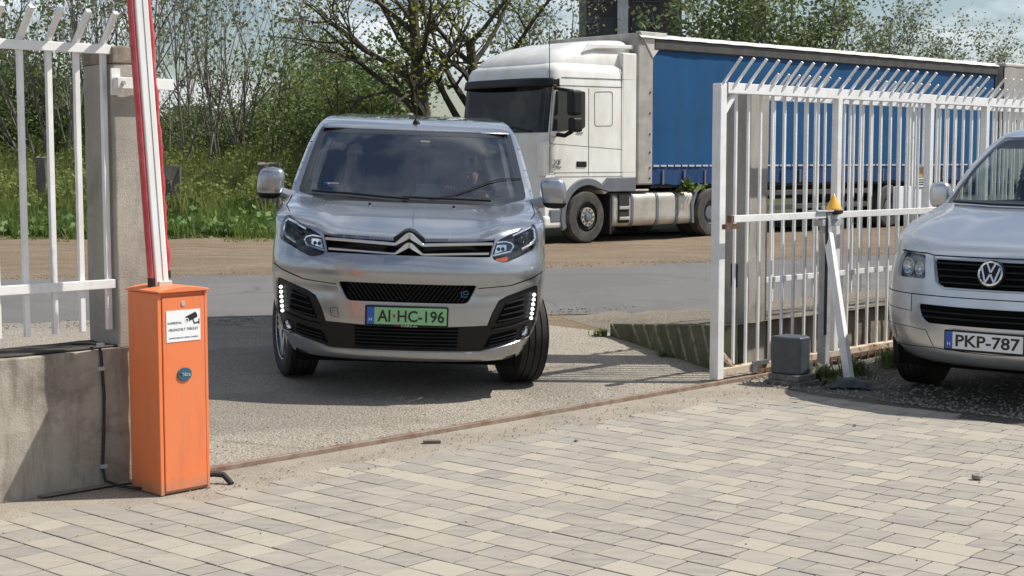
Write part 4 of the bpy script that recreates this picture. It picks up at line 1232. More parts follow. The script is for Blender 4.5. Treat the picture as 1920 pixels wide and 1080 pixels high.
# lower mask: black field with slats, fog lamps and lit day lamps
patch(S, 'lower_mask', LOW, M_TRIM, van, -0.012, 0.0, (), 0.05)
CI = round_poly(sym([(0.335, 0.497), (0.325, 0.352)]), 0.01, 2)
patch(S, 'lower_intake', CI, M_VOID, van, -0.010, 0.0, (), 0.06)
for k in range(6):
    z = 0.365 + k * 0.023
    line_on(S, 'intake_slat', [(-0.33, z), (0.33, z)], 0.0042, M_TRIM, van, -0.004)
for sg in (1, -1):
    ai = round_poly([(sg * 0.755, 0.70), (sg * 0.635, 0.655), (sg * 0.575, 0.52), (sg * 0.77, 0.555)], 0.015, 2)
    patch(S, 'side_intake', ai, M_VOID, van, -0.010, 0.0, (), 0.05)
    for k in range(4):
        z = 0.552 + k * 0.038
        x0 = 0.585 + k * 0.018
        line_on(S, 'intake_slat', [(sg * x0, z - 0.012), (sg * 0.755, z + 0.014)], 0.0055, M_TRIM, van, 0.0)
    line_on(S, 'mask_ledge', [(sg * 0.555, 0.484), (sg * 0.68, 0.502), (sg * 0.80, 0.53), (sg * 0.82, 0.545)], 0.007, M_TRIM, van, -0.002)
    a2 = round_poly([(sg * 0.72, 0.475), (sg * 0.545, 0.445), (sg * 0.50, 0.36), (sg * 0.72, 0.415)], 0.01, 2)
    patch(S, 'side_intake', a2, M_VOID, van, -0.009, 0.0, (), 0.05)
    for k in range(3):
        z = 0.388 + k * 0.022
        line_on(S, 'intake_slat', [(sg * (0.53 + k * .005), z - 0.01), (sg * 0.71, z + 0.022)], 0.004, M_TRIM, van, 0.0)
    # day lamp column
    for k in range(6):
        f = k / 5
        p = on(S, sg * (0.824 - 0.014 * f), 0.698 - 0.155 * f, 0.0)
        mb = MB(flip=True); mb.lathe([(0.0, 0.012), (0.009, 0.010), (0.0118, 0.0)], (0, 0, 0), 'y', 12)
        d = mb.obj('day_lamp', M_LED, van, smooth=True); d.location = (p.x, -p.y, p.z); d.rotation_euler = (0, 0, sg * 0.5)
    p = on(S, sg * 0.774, 0.452, -0.004)
    mb = MB(flip=True); mb.lathe([(0.038, -0.01), (0.038, 0.008), (0.033, 0.012), (0.031, 0.0)], (0, 0, 0), 'y', 24)
    fg = mb.obj('fog_lamp', M_TRIM, van, smooth=True); fg.location = (p.x, -p.y, p.z); fg.rotation_euler = (0, 0, sg * 0.42)
    mb = MB(flip=True); mb.lathe([(0.031, -0.002), (0.024, -0.012), (0.010, -0.016), (0.0, -0.004)], (0, 0, 0), 'y', 20); mb.obj('reflector', M_CHROME, fg, smooth=True)
    mb = MB(flip=True); mb.lathe([(0.032, 0.004), (0.02, 0.010), (0.0, 0.012)], (0, 0, 0), 'y', 20); mb.obj('lamp_glass', M_LENS, fg, smooth=True)
# bright edge of the bumper lip
line_on(S, 'lip_edge', [(-0.80, 0.412), (-0.48, 0.334), (0, 0.330), (0.48, 0.334), (0.80, 0.412)], 0.0032, M_SILVER, van, 0.003)
# headlamps
M_HLIN = mat('headlamp_bowl', (0.075, 0.08, 0.088), 0.25, 0.5)
M_ORREF = mat('orange_reflector', (0.80, 0.14, 0.035), 0.35)
for sg in (1, -1):
    poly = HLp if sg > 0 else mirror(HLp)
    hb = patch(S, 'headlamp', poly, M_HLIN, van, -0.055, 0.0, (), 0.04)
    patch(S, 'lamp_cover', poly, M_LENS, hb, 0.002, 0.0, (), 0.05)
    # light guides
    def gl(nm, pts, r, m, off): return line_on(S, nm, [(sg * x, z) for x, z in pts], r, m, hb, off, 6, 0.02)
    gl('light_guide', [(0.665, 1.088), (0.72, 1.112), (0.79, 1.142), (0.815, 1.12), (0.822, 1.06), (0.80, 1.03), (0.73, 1.0)], 0.010, M_CHROME, -0.008)
    gl('light_guide', [(0.562, 1.045), (0.62, 1.052), (0.662, 1.040), (0.675, 1.018), (0.655, 0.988), (0.54, 0.965)], 0.0085, M_CHROME, -0.010)
    # main projector and inner reflector box
    p = on(S, sg * 0.745, 1.062, -0.05)
    mb = MB(flip=True); mb.lathe([(0.0, 0.034), (0.018, 0.030), (0.032, 0.016), (0.038, 0.0), (0.045, 0.0), (0.047, -0.01)], tuple(p), 'y', 24); mb.obj('projector', M_SIDEGL, hb, smooth=True)
    bx = [(0.64, 1.036), (0.575, 1.035), (0.558, 0.98), (0.64, 1.0)]
    patch(S, 'reflector', [(sg * x, z) for x, z in bx], M_CHROME, hb, -0.03, 0.0, (), 0.03)
    for kx in (0.585, 0.615):
        p = on(S, sg * kx, 1.008, -0.03)
        mb = MB(flip=True); mb.lathe([(0.0, 0.012), (0.009, 0.008), (0.013, 0.0)], tuple(p), 'y', 14); mb.obj('projector', M_SIDEGL, hb, smooth=True)
    ip = round_poly([(sg * 0.64, 0.965), (sg * 0.56, 0.95), (sg * 0.565, 0.943), (sg * 0.62, 0.930), (sg * 0.65, 0.945)], 0.01, 2)
    patch(S, 'indicator', ip, M_ORREF if sg > 0 else mat('amber_dark', (0.08, 0.045, 0.045), 0.4), hb, -0.02, 0.0, (), 0.03)
plate(van, 0.0, 0.918, 0.572, 0.505, 0.108, M_GREENPL, None, ('my', 'CARS.de'), True)
# tow hook cover
line_on(S, 'tow_cover', [(-0.49, 0.60), (-0.445, 0.605), (-0.43, 0.545), (-0.48, 0.55), (-0.49, 0.60)], 0.0016, M_VOID, van, 0.0)
# mirrors
for sg in (1, -1):
    mr = empty('door_mirror'); mr.parent = van
    def mh(a, b):
        t = a * 2 * math.pi; h = -1 + 2 * b
        rr_ = (1 - abs(h) ** 3.2) ** (1 / 3.2)
        ca, sa = math.cos(t), math.sin(t)
        e = lambda c: math.copysign(abs(c) ** 0.6, c)
        x = 0.094 * e(ca) * rr_; y = 0.075 * e(sa) * rr_ * (1 if sa > 0 else .6); z = 0.112 * h
        return (sg * (1.0 + x - 0.012 * h * 1), -0.30 + y, 1.315 + z)
    mb = MB(flip=True); mb.grid(28, 18, mh); mb.obj('mirror_shell', M_SILVER, mr, smooth=True, angle=80)
    mb = MB(flip=True); mb.grid(28, 6, lambda a, b: (lambda q: (q[0] * 1.0 + sg * 0.002, q[1] + 0.001, q[2] - 0.004))(mh(a, b * 0.2))); mb.obj('mirror_base', M_TRIM, mr, smooth=True)
    mb = MB(flip=True); mb.tube([(sg * 0.84, -0.33, 1.215), (sg * 0.90, -0.315, 1.235), (sg * 0.97, -0.30, 1.262)], [0.045, 0.04, 0.046], 10); mb.obj('mirror_arm', M_SILVER, mr, smooth=True)
    mb = MB(flip=True); mb.box(sg * 0.995 - 0.078, sg * 0.995 + 0.078, -0.352, -0.346, 1.225, 1.40); mb.obj('mirror_glass', M_CHROME, mr, bevel=0.01)
# roof aerial
p = on(S, 0.0, 1.752, 0.0)
mb = MB(flip=True); mb.lathe([(0.028, -0.01), (0.026, 0.012), (0.012, 0.03), (0.006, 0.04)], tuple(p), 'z', 16); mb.tube([(p.x, p.y, p.z + 0.03), (p.x, p.y - 0.09, p.z + 0.27)], 0.0035, 6); mb.obj('aerial', M_TRIM, van, smooth=True)
# wheels, steered
for sx in (1, -1):
    wheel(van, sx * 0.775, 0.0, 0.335, 0.335, 0.225, math.radians(17), sx)
    wheel(van, sx * 0.79, -3.27, 0.335, 0.335, 0.225, 0, sx)
# cabin seen through the windscreen
M_DASH = mat('dashboard_grey', (0.035, 0.038, 0.042), 0.6)
M_LINER = mat('cabin_dark', (0.02, 0.022, 0.026), 0.8)
M_HEADL = mat('headliner', (0.12, 0.12, 0.12), 0.9)
M_SEAT = mat('seat_fabric', (0.022, 0.025, 0.03), 0.9, bmp=0.2)
cb = empty('cabin'); cb.parent = van
mb = MB(flip=True); mb.grid(16, 10, lambda a, b: (-0.74 + 1.48 * a, -0.22 - 0.50 * b - 0.06 * abs(2 * a - 1) ** 2, 1.215 - 0.02 * b - 0.12 * max(0, b - 0.7) / 0.3 + 0.0)); mb.obj('dashboard', M_DASH, cb, smooth=True, recalc=False)
mb = MB(flip=True); mb.add([(-0.84, -0.2, 0.5), (0.84, -0.2, 0.5), (0.84, -2.7, 0.5), (-0.84, -2.7, 0.5), (-0.69, -1.1, 1.70), (0.69, -1.1, 1.70), (0.66, -2.7, 1.72), (-0.66, -2.7, 1.72), (-0.80, -0.45, 1.2), (0.80, -0.45, 1.2)],
    [(0, 1, 2, 3), (2, 3, 7, 6), (0, 3, 7, 4, 8), (1, 2, 6, 5, 9)]); mb.obj('cabin_lining', M_LINER, cb, recalc=False)
mb = MB(flip=True); mb.add([(-0.69, -1.06, 1.70), (0.69, -1.06, 1.70), (0.66, -2.7, 1.72), (-0.66, -2.7, 1.72)], [(0, 1, 2, 3)]); mb.obj('headliner', M_HEADL, cb)
mb = MB(flip=True); mb.add([(-0.72, -0.30, 1.20), (0.72, -0.30, 1.20), (0.72, -0.22, 0.6), (-0.72, -0.22, 0.6)], [(0, 1, 2, 3)]); mb.obj('firewall', M_LINER, cb)
M_APIL_SUNLIT = mat('sunlit_cream_pillar_trim', (0.66, 0.63, 0.54), 0.7)  # sunlight on the beige left trim is painted into this cream
for sg in (1, -1):
    mb = MB(flip=True)
    pts = [(on(S, sg * (0.742 - 0.078 * k), 1.285 + 0.375 * k, -0.03), on(S, sg * (0.70 - 0.068 * k + 0.0 ), 1.285 + 0.375 * k, -0.035)) for k in [i / 8 for i in range(9)]]
    for i in range(8): mb.add([pts[i][0], pts[i][1], pts[i + 1][1], pts[i + 1][0]], [(0, 1, 2, 3)])
    mb.obj('pillar_trim', M_APIL_SUNLIT if sg < 0 else M_HEADL, cb, recalc=False)
for sx in (0.40, -0.40, -0.02):
    mb = MB(flip=True); mb.prism([(sx - 0.22, 0.55), (sx - 0.23, 1.15), (sx - 0.18, 1.24), (sx + 0.18, 1.24), (sx + 0.23, 1.15), (sx + 0.22, 0.55)], -1.12, -1.0); mb.box(sx - 0.12, sx + 0.12, -1.16, -1.08, 1.26, 1.44); mb.box(sx - 0.23, sx + 0.23, -1.05, -0.55, 0.55, 0.72)
    mb.obj('seat', M_SEAT, cb, bevel=0.03, seg=3)
sw = MB(flip=True)
swc = Vector((0.38, -0.60, 1.185)); axn = Vector((0, -0.85, 0.52)).normalized(); a1 = Vector((1, 0, 0)); a2 = axn.cross(a1)
sw.tube([swc + (a1 * math.cos(t) + a2 * math.sin(t)) * 0.18 for t in [2 * math.pi * k / 28 for k in range(29)]], 0.014, 8)
sw.beam(swc - a1 * 0.17, swc + a1 * 0.17, 0.05, 0.02, tuple(axn)); sw.obj('steering_wheel', M_TRIM, cb, smooth=True)
mb = MB(flip=True); mb.box(0.02, 0.19, -0.452, -0.442, 1.225, 1.335); mb.obj('tablet', mat('tablet_screen', (0.35, 0.42, 0.46), 0.15), cb, bevel=0.006)
mb = MB(flip=True); q = on(S, 0.075, 1.625, -0.012); mb.box(q.x - 0.035, q.x + 0.035, q.y - 0.002, q.y, q.z - 0.022, q.z + 0.022); ms = mb.obj('windscreen_sticker', mat('sticker_pale', (0.62, 0.64, 0.50), 0.5), cb); 
q2 = on(S, -0.575, 1.325, -0.012); mb = MB(flip=True); mb.box(q2.x - 0.05, q2.x + 0.05, q2.y - 0.003, q2.y, q2.z - 0.016, q2.z + 0.016); mb.obj('windscreen_sticker', M_WHITEPL, cb)
mb = MB(flip=True); mb.box(q2.x - 0.05, q2.x - 0.03, q2.y + 0.0005, q2.y + 0.0015, q2.z - 0.016, q2.z + 0.016); mb.obj('sticker_band', M_BLUE, cb)
text_part('sticker_print', '0721', M_INK, cb, (q2.x + 0.012, -q2.y - 0.001, q2.z), width=0.06, height=0.02, thick=0.0003)
mb = MB(flip=True); q = on(S, 0.0, 1.64, -0.07); mb.box(q.x - 0.10, q.x + 0.10, q.y - 0.04, q.y, q.z - 0.03, q.z + 0.03); mb.obj('rear_view_mirror', M_TRIM, cb, bevel=0.015, seg=3)

# ------------------------------------------------------------------ driver
def skin_person():
    """seated driver as one skinned surface; coordinates in van space, forward positive"""
    J = {'pel': (0.40, -0.86, 0.78, .15), 'bel': (0.40, -0.88, 0.92, .145), 'che': (0.40, -0.90, 1.08, .155), 'nek': (0.40, -0.90, 1.24, .065), 'hd0': (0.40, -0.89, 1.31, .07), 'hd1': (0.40, -0.88, 1.40, .092), 'hd2': (0.40, -0.885, 1.47, .075),
         'shR': (0.21, -0.90, 1.19, .065), 'elR': (0.13, -0.68, 1.06, .046), 'wrR': (0.235, -0.47, 1.275, .031), 'haR': (0.262, -0.44, 1.315, .03),
         'shL': (0.59, -0.90, 1.19, .065), 'elL': (0.66, -0.68, 1.05, .046), 'wrL': (0.515, -0.50, 1.245, .031), 'haL': (0.49, -0.475, 1.285, .03),
         'hiR': (0.31, -0.82, 0.77, .09), 'knR': (0.30, -0.42, 0.82, .065), 'anR': (0.30, -0.36, 0.50, .045), 'hiL': (0.49, -0.82, 0.77, .09), 'knL': (0.50, -0.42, 0.82, .065), 'anL': (0.50, -0.36, 0.50, .045)}
    E = [('pel', 'bel'), ('bel', 'che'), ('che', 'nek'), ('nek', 'hd0'), ('hd0', 'hd1'), ('hd1', 'hd2'), ('che', 'shR'), ('shR', 'elR'), ('elR', 'wrR'), ('wrR', 'haR'), ('che', 'shL'), ('shL', 'elL'), ('elL', 'wrL'), ('wrL', 'haL'), ('pel', 'hiR'), ('hiR', 'knR'), ('knR', 'anR'), ('pel', 'hiL'), ('hiL', 'knL'), ('knL', 'anL')]
    for h, sg in (('R', 1), ('L', -1)):
        bx, by, bz, _ = J['ha' + h]
        for k in range(4):
            d = -0.030 + 0.02 * k
            L_ = (0.85, 1.0, 0.95, 0.75)[k]
            n1, n2, n3 = 'f%s%da' % (h, k), 'f%s%db' % (h, k), 'f%s%dc' % (h, k)
            J[n1] = (bx + sg * d, by + 0.03 * L_, bz + 0.012, .0095); J[n2] = (bx + sg * d, by + 0.052 * L_, bz - 0.012, .009); J[n3] = (bx + sg * d, by + 0.042 * L_, bz - 0.036, .008)
            E += [('ha' + h, n1), (n1, n2), (n2, n3)]
        J['t%sa' % h] = (bx + sg * 0.045, by - 0.005, bz - 0.008, .010); J['t%sb' % h] = (bx + sg * 0.055, by + 0.022, bz - 0.022, .009)
        E += [('ha' + h, 't%sa' % h), ('t%sa' % h, 't%sb' % h)]
    keys = list(J); ix = {k: i for i, k in enumerate(keys)}
    me = bpy.data.meshes.new('person')
    me.from_pydata([(J[k][0], -J[k][1], J[k][2]) for k in keys], [(ix[a], ix[b]) for a, b in E], [])
    o = bpy.data.objects.new('person_src', me); COL.objects.link(o)
    md = o.modifiers.new('skin', 'SKIN'); md.use_smooth_shade = True
    for i, k in enumerate(keys):
        sv = me.skin_vertices[0].data[i]; sv.radius = (J[k][3], J[k][3]); sv.use_root = (k == 'pel')
    o.modifiers.new('sub', 'SUBSURF').levels = 1
    dg = bpy.context.evaluated_depsgraph_get()
    m2 = bpy.data.meshes.new_from_object(o.evaluated_get(dg)); bpy.data.objects.remove(o)
    return m2
pm = skin_person()
M_SKIN = mat('skin', (0.58, 0.34, 0.24), 0.5)
M_SHIRT = mat('dark_shirt', (0.03, 0.04, 0.06), 0.85, bmp=0.2, bscale=30)
M_JEANS = mat('dark_trousers', (0.02, 0.025, 0.04), 0.9)
pm.materials.clear()
for m_ in (M_SKIN, M_SHIRT, M_JEANS): pm.materials.append(m_)
for p_ in pm.polygons:
    c = p_.center
    fwd = -c.y
    p_.use_smooth = True
    if c.z > 1.262 and fwd < -0.7: p_.material_index = 0
    elif fwd > -0.60 and c.z > 1.12: p_.material_index = 0
    elif c.z < 0.84: p_.material_index = 2
    else: p_.material_index = 1
person = empty('person', matrix=mw @ Matrix.Translation((0.40, 0.86, 0.65)), label='driver in dark clothes with both hands up at the steering wheel of the silver van', cat='person')
pb_ = bpy.data.objects.new('body', pm); COL.objects.link(pb_); pb_.parent = person; pb_.location = (-0.40, -0.86, -0.65)
mb = MB(flip=True)
mb.grid(20, 10, lambda a, b: (0.40 + 0.097 * math.cos(2 * math.pi * a) * math.cos(b * 1.5), -0.905 + 0.10 * math.sin(2 * math.pi * a) * math.cos(b * 1.5), 1.43 + 0.125 * math.sin(b * 1.5)))
h_ = mb.obj('hair', mat('dark_hair', (0.03, 0.022, 0.016), 0.7), person, smooth=True); h_.location = (-0.40, -0.86, -0.65)
mb = MB(flip=True)
mb.lathe([(0.012, 0), (0.0, 0.02)], (0.40, -0.79, 1.375), 'y', 8)
h_ = mb.obj('nose', mat('matt_skin', (0.40, 0.23, 0.16), 0.9, spec=0.1), person, smooth=True); h_.location = (-0.40, -0.86, -0.65)
mb = MB(flip=True); mb.box(0.365, 0.385, -0.797, -0.79, 1.395, 1.402); mb.box(0.415, 0.435, -0.797, -0.79, 1.395, 1.402); mb.box(0.38, 0.42, -0.80, -0.795, 1.343, 1.348)
h_ = mb.obj('eyes_and_mouth', M_INK, person); h_.location = (-0.40, -0.86, -0.65)
# ------------------------------------------------------------------ parked silver van on the right
S = SH_PARK
mat_pv_glass = glass_mat('parked_van_glass', (0.72, 0.80, 0.77), 0.05, 1.0)
pv = empty('parked_van', (3.584, 10.005, 0.005), math.radians(-40), 'light silver van with white number plate parked on gravel beside the fence', 'van')
PHL = round_poly([(0.715, 0.984), (0.498, 0.975), (0.471, 0.815), (0.748, 0.815), (0.745, 0.93)], 0.02, 2)
PGR = round_poly(sym([(0.425, 0.956), (0.378, 0.80), (0.325, 0.772)]), 0.02, 3)
PLG = round_poly(sym([(0.52, 0.655), (0.487, 0.571), (0.438, 0.532)]), 0.025, 3)
PWS = round_poly(sym([(0.675, 1.765), (0.825, 1.285)]), 0.03, 3)
shell_body(S, 'parked_van', pv, M_SILVER2, [PHL, mirror(PHL), PGR, PLG, PWS], -3.9, (0.0, 0.33, 0.385), (1.28, 1.68), -0.40, -3.0, mat_pv_glass)
PWI = round_poly(sym([(0.652, 1.74), (0.792, 1.315)]), 0.05, 4)
patch(S, 'windscreen_band', PWS, M_FRIT, pv, -0.004, 0.0, [PWI], 0.05)
patch(S, 'windscreen', PWI, mat_pv_glass, pv, -0.005, 0.0, (), 0.06)
patch(S, 'grille', PGR, M_VOID, pv, -0.035, 0.0, (), 0.04)
for k in range(4):
    z = 0.805 + k * 0.041
    line_on(S, 'grille_slat', [(-0.37 - 0.012 * k, z), (0.37 + 0.012 * k, z)], 0.006, M_TRIM, pv, -0.012)
line_on(S, 'grille_frame', [(0.432, 0.965), (0.384, 0.80), (0.328, 0.765), (-0.328, 0.765), (-0.384, 0.80), (-0.432, 0.965)], 0.006, M_SATIN, pv, 0.001)
patch(S, 'lower_intake', PLG, M_VOID, pv, -0.03, 0.0, (), 0.04)
for k in range(2):
    line_on(S, 'grille_slat', [(-0.48, 0.575 + k * 0.035), (0.48, 0.575 + k * 0.035)], 0.006, M_TRIM, pv, -0.018)
# round emblem
em = empty('emblem'); em.parent = pv
c = on(S, 0, 0.876, 0.0); em.location = (c.x, -c.y - 0.012, c.z); em.rotation_euler = (math.radians(-14), 0, 0)
mb = MB(flip=True); mb.lathe([(0.0, 0.0), (0.088, 0.0), (0.090, -0.02)], (0, 0, 0), 'y', 40); mb.obj('emblem_disc', M_TRIM, em, smooth=True)
mb = MB(flip=True); mb.lathe([(0.068, 0.0), (0.069, 0.009), (0.074, 0.012), (0.081, 0.009), (0.083, 0.0)], (0, 0, 0), 'y', 48); mb.obj('emblem_ring', M_CHROME, em, smooth=True)
mb = MB(flip=True)
def st_(a, b, w_=0.0135): mb.beam((a[0], 0.004, a[1]), (b[0], 0.004, b[1]), w_, 0.009, (0, 1, 0))
for sg in (1, -1):
    st_((sg * 0.027, 0.066), (sg * 0.001, 0.007)); 
    st_((sg * 0.060, 0.040), (sg * 0.028, -0.062)); st_((sg * 0.030, -0.062), (sg * 0.001, -0.004))
mb.obj('emblem_letters', M_CHROME, em, bevel=0.002)
# shut lines
line_on(S, 'panel_seam', [(-0.91, 0.712), (0.91, 0.712)], 0.0036, M_VOID, pv, 0.0)
line_on(S, 'panel_seam', [(-0.74, 0.985), (-0.49, 0.982), (-0.43, 0.972), (0.43, 0.972), (0.49, 0.982), (0.74, 0.985)], 0.0036, M_VOID, pv, 0.0)
for sg in (1, -1):
    line_on(S, 'panel_seam', [(sg * 0.575, 0.712), (sg * 0.56, 0.60), (sg * 0.92, 0.612)], 0.002, M_VOID, pv, 0.0)
    line_on(S, 'panel_seam', [(sg * 0.915, 0.49), (sg * 0.60, 0.495), (sg * 0.43, 0.485), (sg * 0.365, 0.375), (sg * 0.86, 0.352)], 0.002, M_VOID, pv, 0.0)
    line_on(S, 'panel_seam', [(sg * 0.365, 0.375), (0.0, 0.362)], 0.002, M_VOID, pv, 0.0)
    fp = round_poly([(sg * 0.86, 0.475), (sg * 0.74, 0.475), (sg * 0.72, 0.395), (sg * 0.85, 0.385)], 0.03, 3)
    patch(S, 'fog_lamp', fp, M_SATIN, pv, 0.002, 0.0, (), 0.03)
    p = on(S, sg * 0.80, 0.432, 0.004)
    mb = MB(flip=True); mb.lathe([(0.0, 0.012), (0.022, 0.009), (0.033, 0.0)], (0, 0, 0), 'y', 20); o = mb.obj('fog_lens', M_LENS, pv, smooth=True); o.location = (p.x, -p.y, p.z); o.rotation_euler = (0, 0, sg * 0.7)
    poly = PHL if sg > 0 else mirror(PHL)
    hb = patch(S, 'headlamp', poly, mat('headlamp_grey', (0.40, 0.42, 0.43), 0.25, 0.6), pv, -0.05, 0.0, (), 0.04)
    patch(S, 'lamp_cover', poly, M_LENS, hb, 0.002, 0.0, (), 0.05)
    for kx, kz, rr_ in ((0.66, 0.90, 0.062), (0.545, 0.89, 0.05)):
        p = on(S, sg * kx, kz, -0.045)
        mb = MB(flip=True); mb.lathe([(0.0, 0.006), (rr_ * .25, 0.008), (rr_ * .3, -0.01), (rr_ * .8, 0.008), (rr_, 0.03)], (0, 0, 0), 'y', 24); o = mb.obj('reflector', M_CHROME, hb, smooth=True); o.location = (p.x, -p.y, p.z); o.rotation_euler = (0, 0, sg * 0.5)
    line_on(S, 'lamp_frame', [(sg * x, z) for x, z in [(0.72, 0.988), (0.49, 0.98)]], 0.004, M_VOID, hb, 0.0)
    # mirror
    mr = empty('door_mirror'); mr.parent = pv
    mb = MB(flip=True)
    def mh(a, b):
        t = a * 2 * math.pi; h = -1 + 2 * b; rr2 = (1 - abs(h) ** 3) ** (1 / 3)
        e = lambda c_: math.copysign(abs(c_) ** 0.6, c_)
        return (sg * (1.0 + 0.078 * e(math.cos(t)) * rr2), -0.62 + 0.05 * e(math.sin(t)) * rr2, 1.335 + 0.10 * h)
    mb.grid(26, 16, mh); mb.obj('mirror_shell', M_SILVER2, mr, smooth=True, angle=80)
    mb = MB(flip=True); mb.tube([(sg * 0.86, -0.62, 1.27), (sg * 0.95, -0.62, 1.28)], 0.03, 8); mb.obj('mirror_arm', M_TRIM, mr, smooth=True)
for pts in ([(-0.72, 1.285), (-0.40, 1.272), (-0.05, 1.268)], [(-0.02, 1.282), (0.30, 1.28), (0.66, 1.29)]):
    line_on(S, 'wiper_or_reflection', pts, 0.009, M_TRIM, pv, 0.016)
plate(pv, 0.0, 0.930, 0.445, 0.505, 0.108, M_WHITEPL, 'PKP-787')
for sx in (1, -1):
    wheel(pv, sx * 0.81, 0.0, 0.33, 0.33, 0.225, 0, sx, alloy=False)
    wheel(pv, sx * 0.81, -3.0, 0.33, 0.33, 0.225, 0, sx, alloy=False)
cb = empty('cabin'); cb.parent = pv
M_DASHP = mat('dash_light', (0.12, 0.12, 0.115), 0.7)
mb = MB(flip=True); mb.grid(12, 6, lambda a, b: (-0.76 + 1.52 * a, -0.12 - 0.50 * b - 0.08 * abs(2 * a - 1) ** 2, 1.25 - 0.02 * b - 0.1 * max(0, b - .7) / .3)); mb.obj('dashboard', M_DASHP, cb, smooth=True, recalc=False)
mb = MB(flip=True); mb.add([(-0.84, -0.1, 0.5), (0.84, -0.1, 0.5), (0.84, -2.6, 0.5), (-0.84, -2.6, 0.5), (-0.80, -0.9, 1.25), (0.80, -0.9, 1.25), (0.80, -2.6, 1.25), (-0.80, -2.6, 1.25), (-0.82, -0.4, 1.25), (0.82, -0.4, 1.25)],
    [(0, 1, 2, 3), (2, 3, 7, 6), (0, 3, 7, 4, 8), (1, 2, 6, 5, 9)]); mb.obj('cabin_lining', mat('lining_grey', (0.10, 0.105, 0.10), 0.85), cb, recalc=False)
for sx in (0.42, -0.42):
    mb = MB(flip=True); mb.box(sx - 0.24, sx + 0.24, -1.05, -0.92, 0.55, 1.22); mb.box(sx - 0.12, sx + 0.12, -1.06, -0.96, 1.25, 1.45); mb.obj('seat', M_SEAT, cb, bevel=0.04, seg=3)
# ------------------------------------------------------------------ lorry: tractor unit, blue curtain trailer, grey trailer behind
TA = math.radians(42.5)
TZ = 0.055
tk = empty('tractor_unit', (2.75, 28.8, TZ), TA, 'white tractor unit with dark sun visor parked in front of blue trailer', 'truck')
M_TW = mat('truck_white', (0.78, 0.78, 0.74), 0.32, col2=(0.66, 0.64, 0.58), scale=2.2, coat=0.4, bmp=0.02, stretch=(1, 1, 0.5))
M_TGREY = mat('truck_grey', (0.115, 0.13, 0.15), 0.5, col2=(0.15, 0.155, 0.165), scale=4)
M_ALU = mat('tank_alloy', (0.56, 0.53, 0.48), 0.42, 0.55, (0.42, 0.39, 0.34), 3, bmp=0.08)
M_CHASSIS = mat('chassis_black', (0.018, 0.017, 0.016), 0.8)
M_GLASST = glass_mat('truck_screen', (0.30, 0.36, 0.36), 0.10, 1.0)
def rrect(x0, x1, y0, y1, rf, rr_, n=6):
    out = []
    for cx, cy, a0, r in ((x1 - rr_, y0 + rr_, -90, rr_), (x1 - rr_, y1 - rr_, 0, rr_), (x0 + rf, y1 - rf, 90, rf), (x0 + rf, y0 + rf, 180, rf)):
        for k in range(n + 1):
            a = math.radians(a0 + 90 * k / n); out.append((cx + r * math.cos(a), cy + r * math.sin(a)))
    return out
def loft(mb, levels, cap=True):
    rings = [[(x, y, z) for x, y in rrect(*p)] for z, p in levels]
    n = len(rings[0]); b = len(mb.v)
    mb.v += [p for r in rings for p in r]
    for i in range(len(rings) - 1):
        for k in range(n): mb.f.append((b + i * n + k, b + i * n + (k + 1) % n, b + (i + 1) * n + (k + 1) % n, b + (i + 1) * n + k)); mb.mi.append(mb.m)
    if cap:
        mb.f.append(tuple(range(b, b + n))[::-1]); mb.f.append(tuple(range(b + (len(rings) - 1) * n, b + len(rings) * n))); mb.mi += [mb.m] * 2
zt = -TZ
def cabx(z): return -2.86 + (0.02 if z < 1.9 else 0) + max(0, z - 2.0) * 0.13
lev = [(z, (cabx(z), -0.52, 0.0 + 0.03 * max(0, z - 2.9), 2.5 - 0.03 * max(0, z - 2.9), 0.22, 0.05)) for z in (1.30, 1.6, 1.9, 2.1, 2.4, 2.7, 2.95, 3.2)]
lev += [(3.30, (cabx(3.3) + 0.03, -0.54, 0.03, 2.47, 0.24, 0.06)), (3.37, (cabx(3.37) + 0.12, -0.58, 0.10, 2.40, 0.28, 0.08))]
mb = MB(); loft(mb, [(z + zt, p) for z, p in lev]); cab = mb.obj('cab', M_TW, tk, smooth=True, angle=40)
# roof with air deflector
lev = [(3.36, (-2.58, -0.62, 0.10, 2.40, 0.30, 0.08)), (3.46, (-2.52, -0.56, 0.09, 2.41, 0.34, 0.08)), (3.60, (-2.32, -0.50, 0.12, 2.38, 0.45, 0.08)), (3.72, (-2.0, -0.48, 0.18, 2.32, 0.5, 0.08)), (3.82, (-1.55, -0.48, 0.26, 2.24, 0.45, 0.1)), (3.87, (-1.1, -0.52, 0.36, 2.14, 0.4, 0.1))]
mb = MB(); loft(mb, [(z + zt, p) for z, p in lev]); df = mb.obj('air_deflector', M_TW, tk, smooth=True, angle=40)
mb = MB(); mb.prism([(-1.9, 3.58), (-1.55, 3.66), (-0.52, 3.70), (-0.52, 3.78), (-1.7, 3.76)], 0.07, 0.14); mb.v = [(x, y, z + zt) for x, y, z in mb.v]; mb.obj('deflector_flank', M_TW, tk, bevel=0.02)
mb = MB(); mb.box(-0.90, -0.50, -0.004, 0.16, 1.25 + zt, 3.62 + zt); mb.obj('side_fairing', M_TW, tk, bevel=0.03, seg=3)
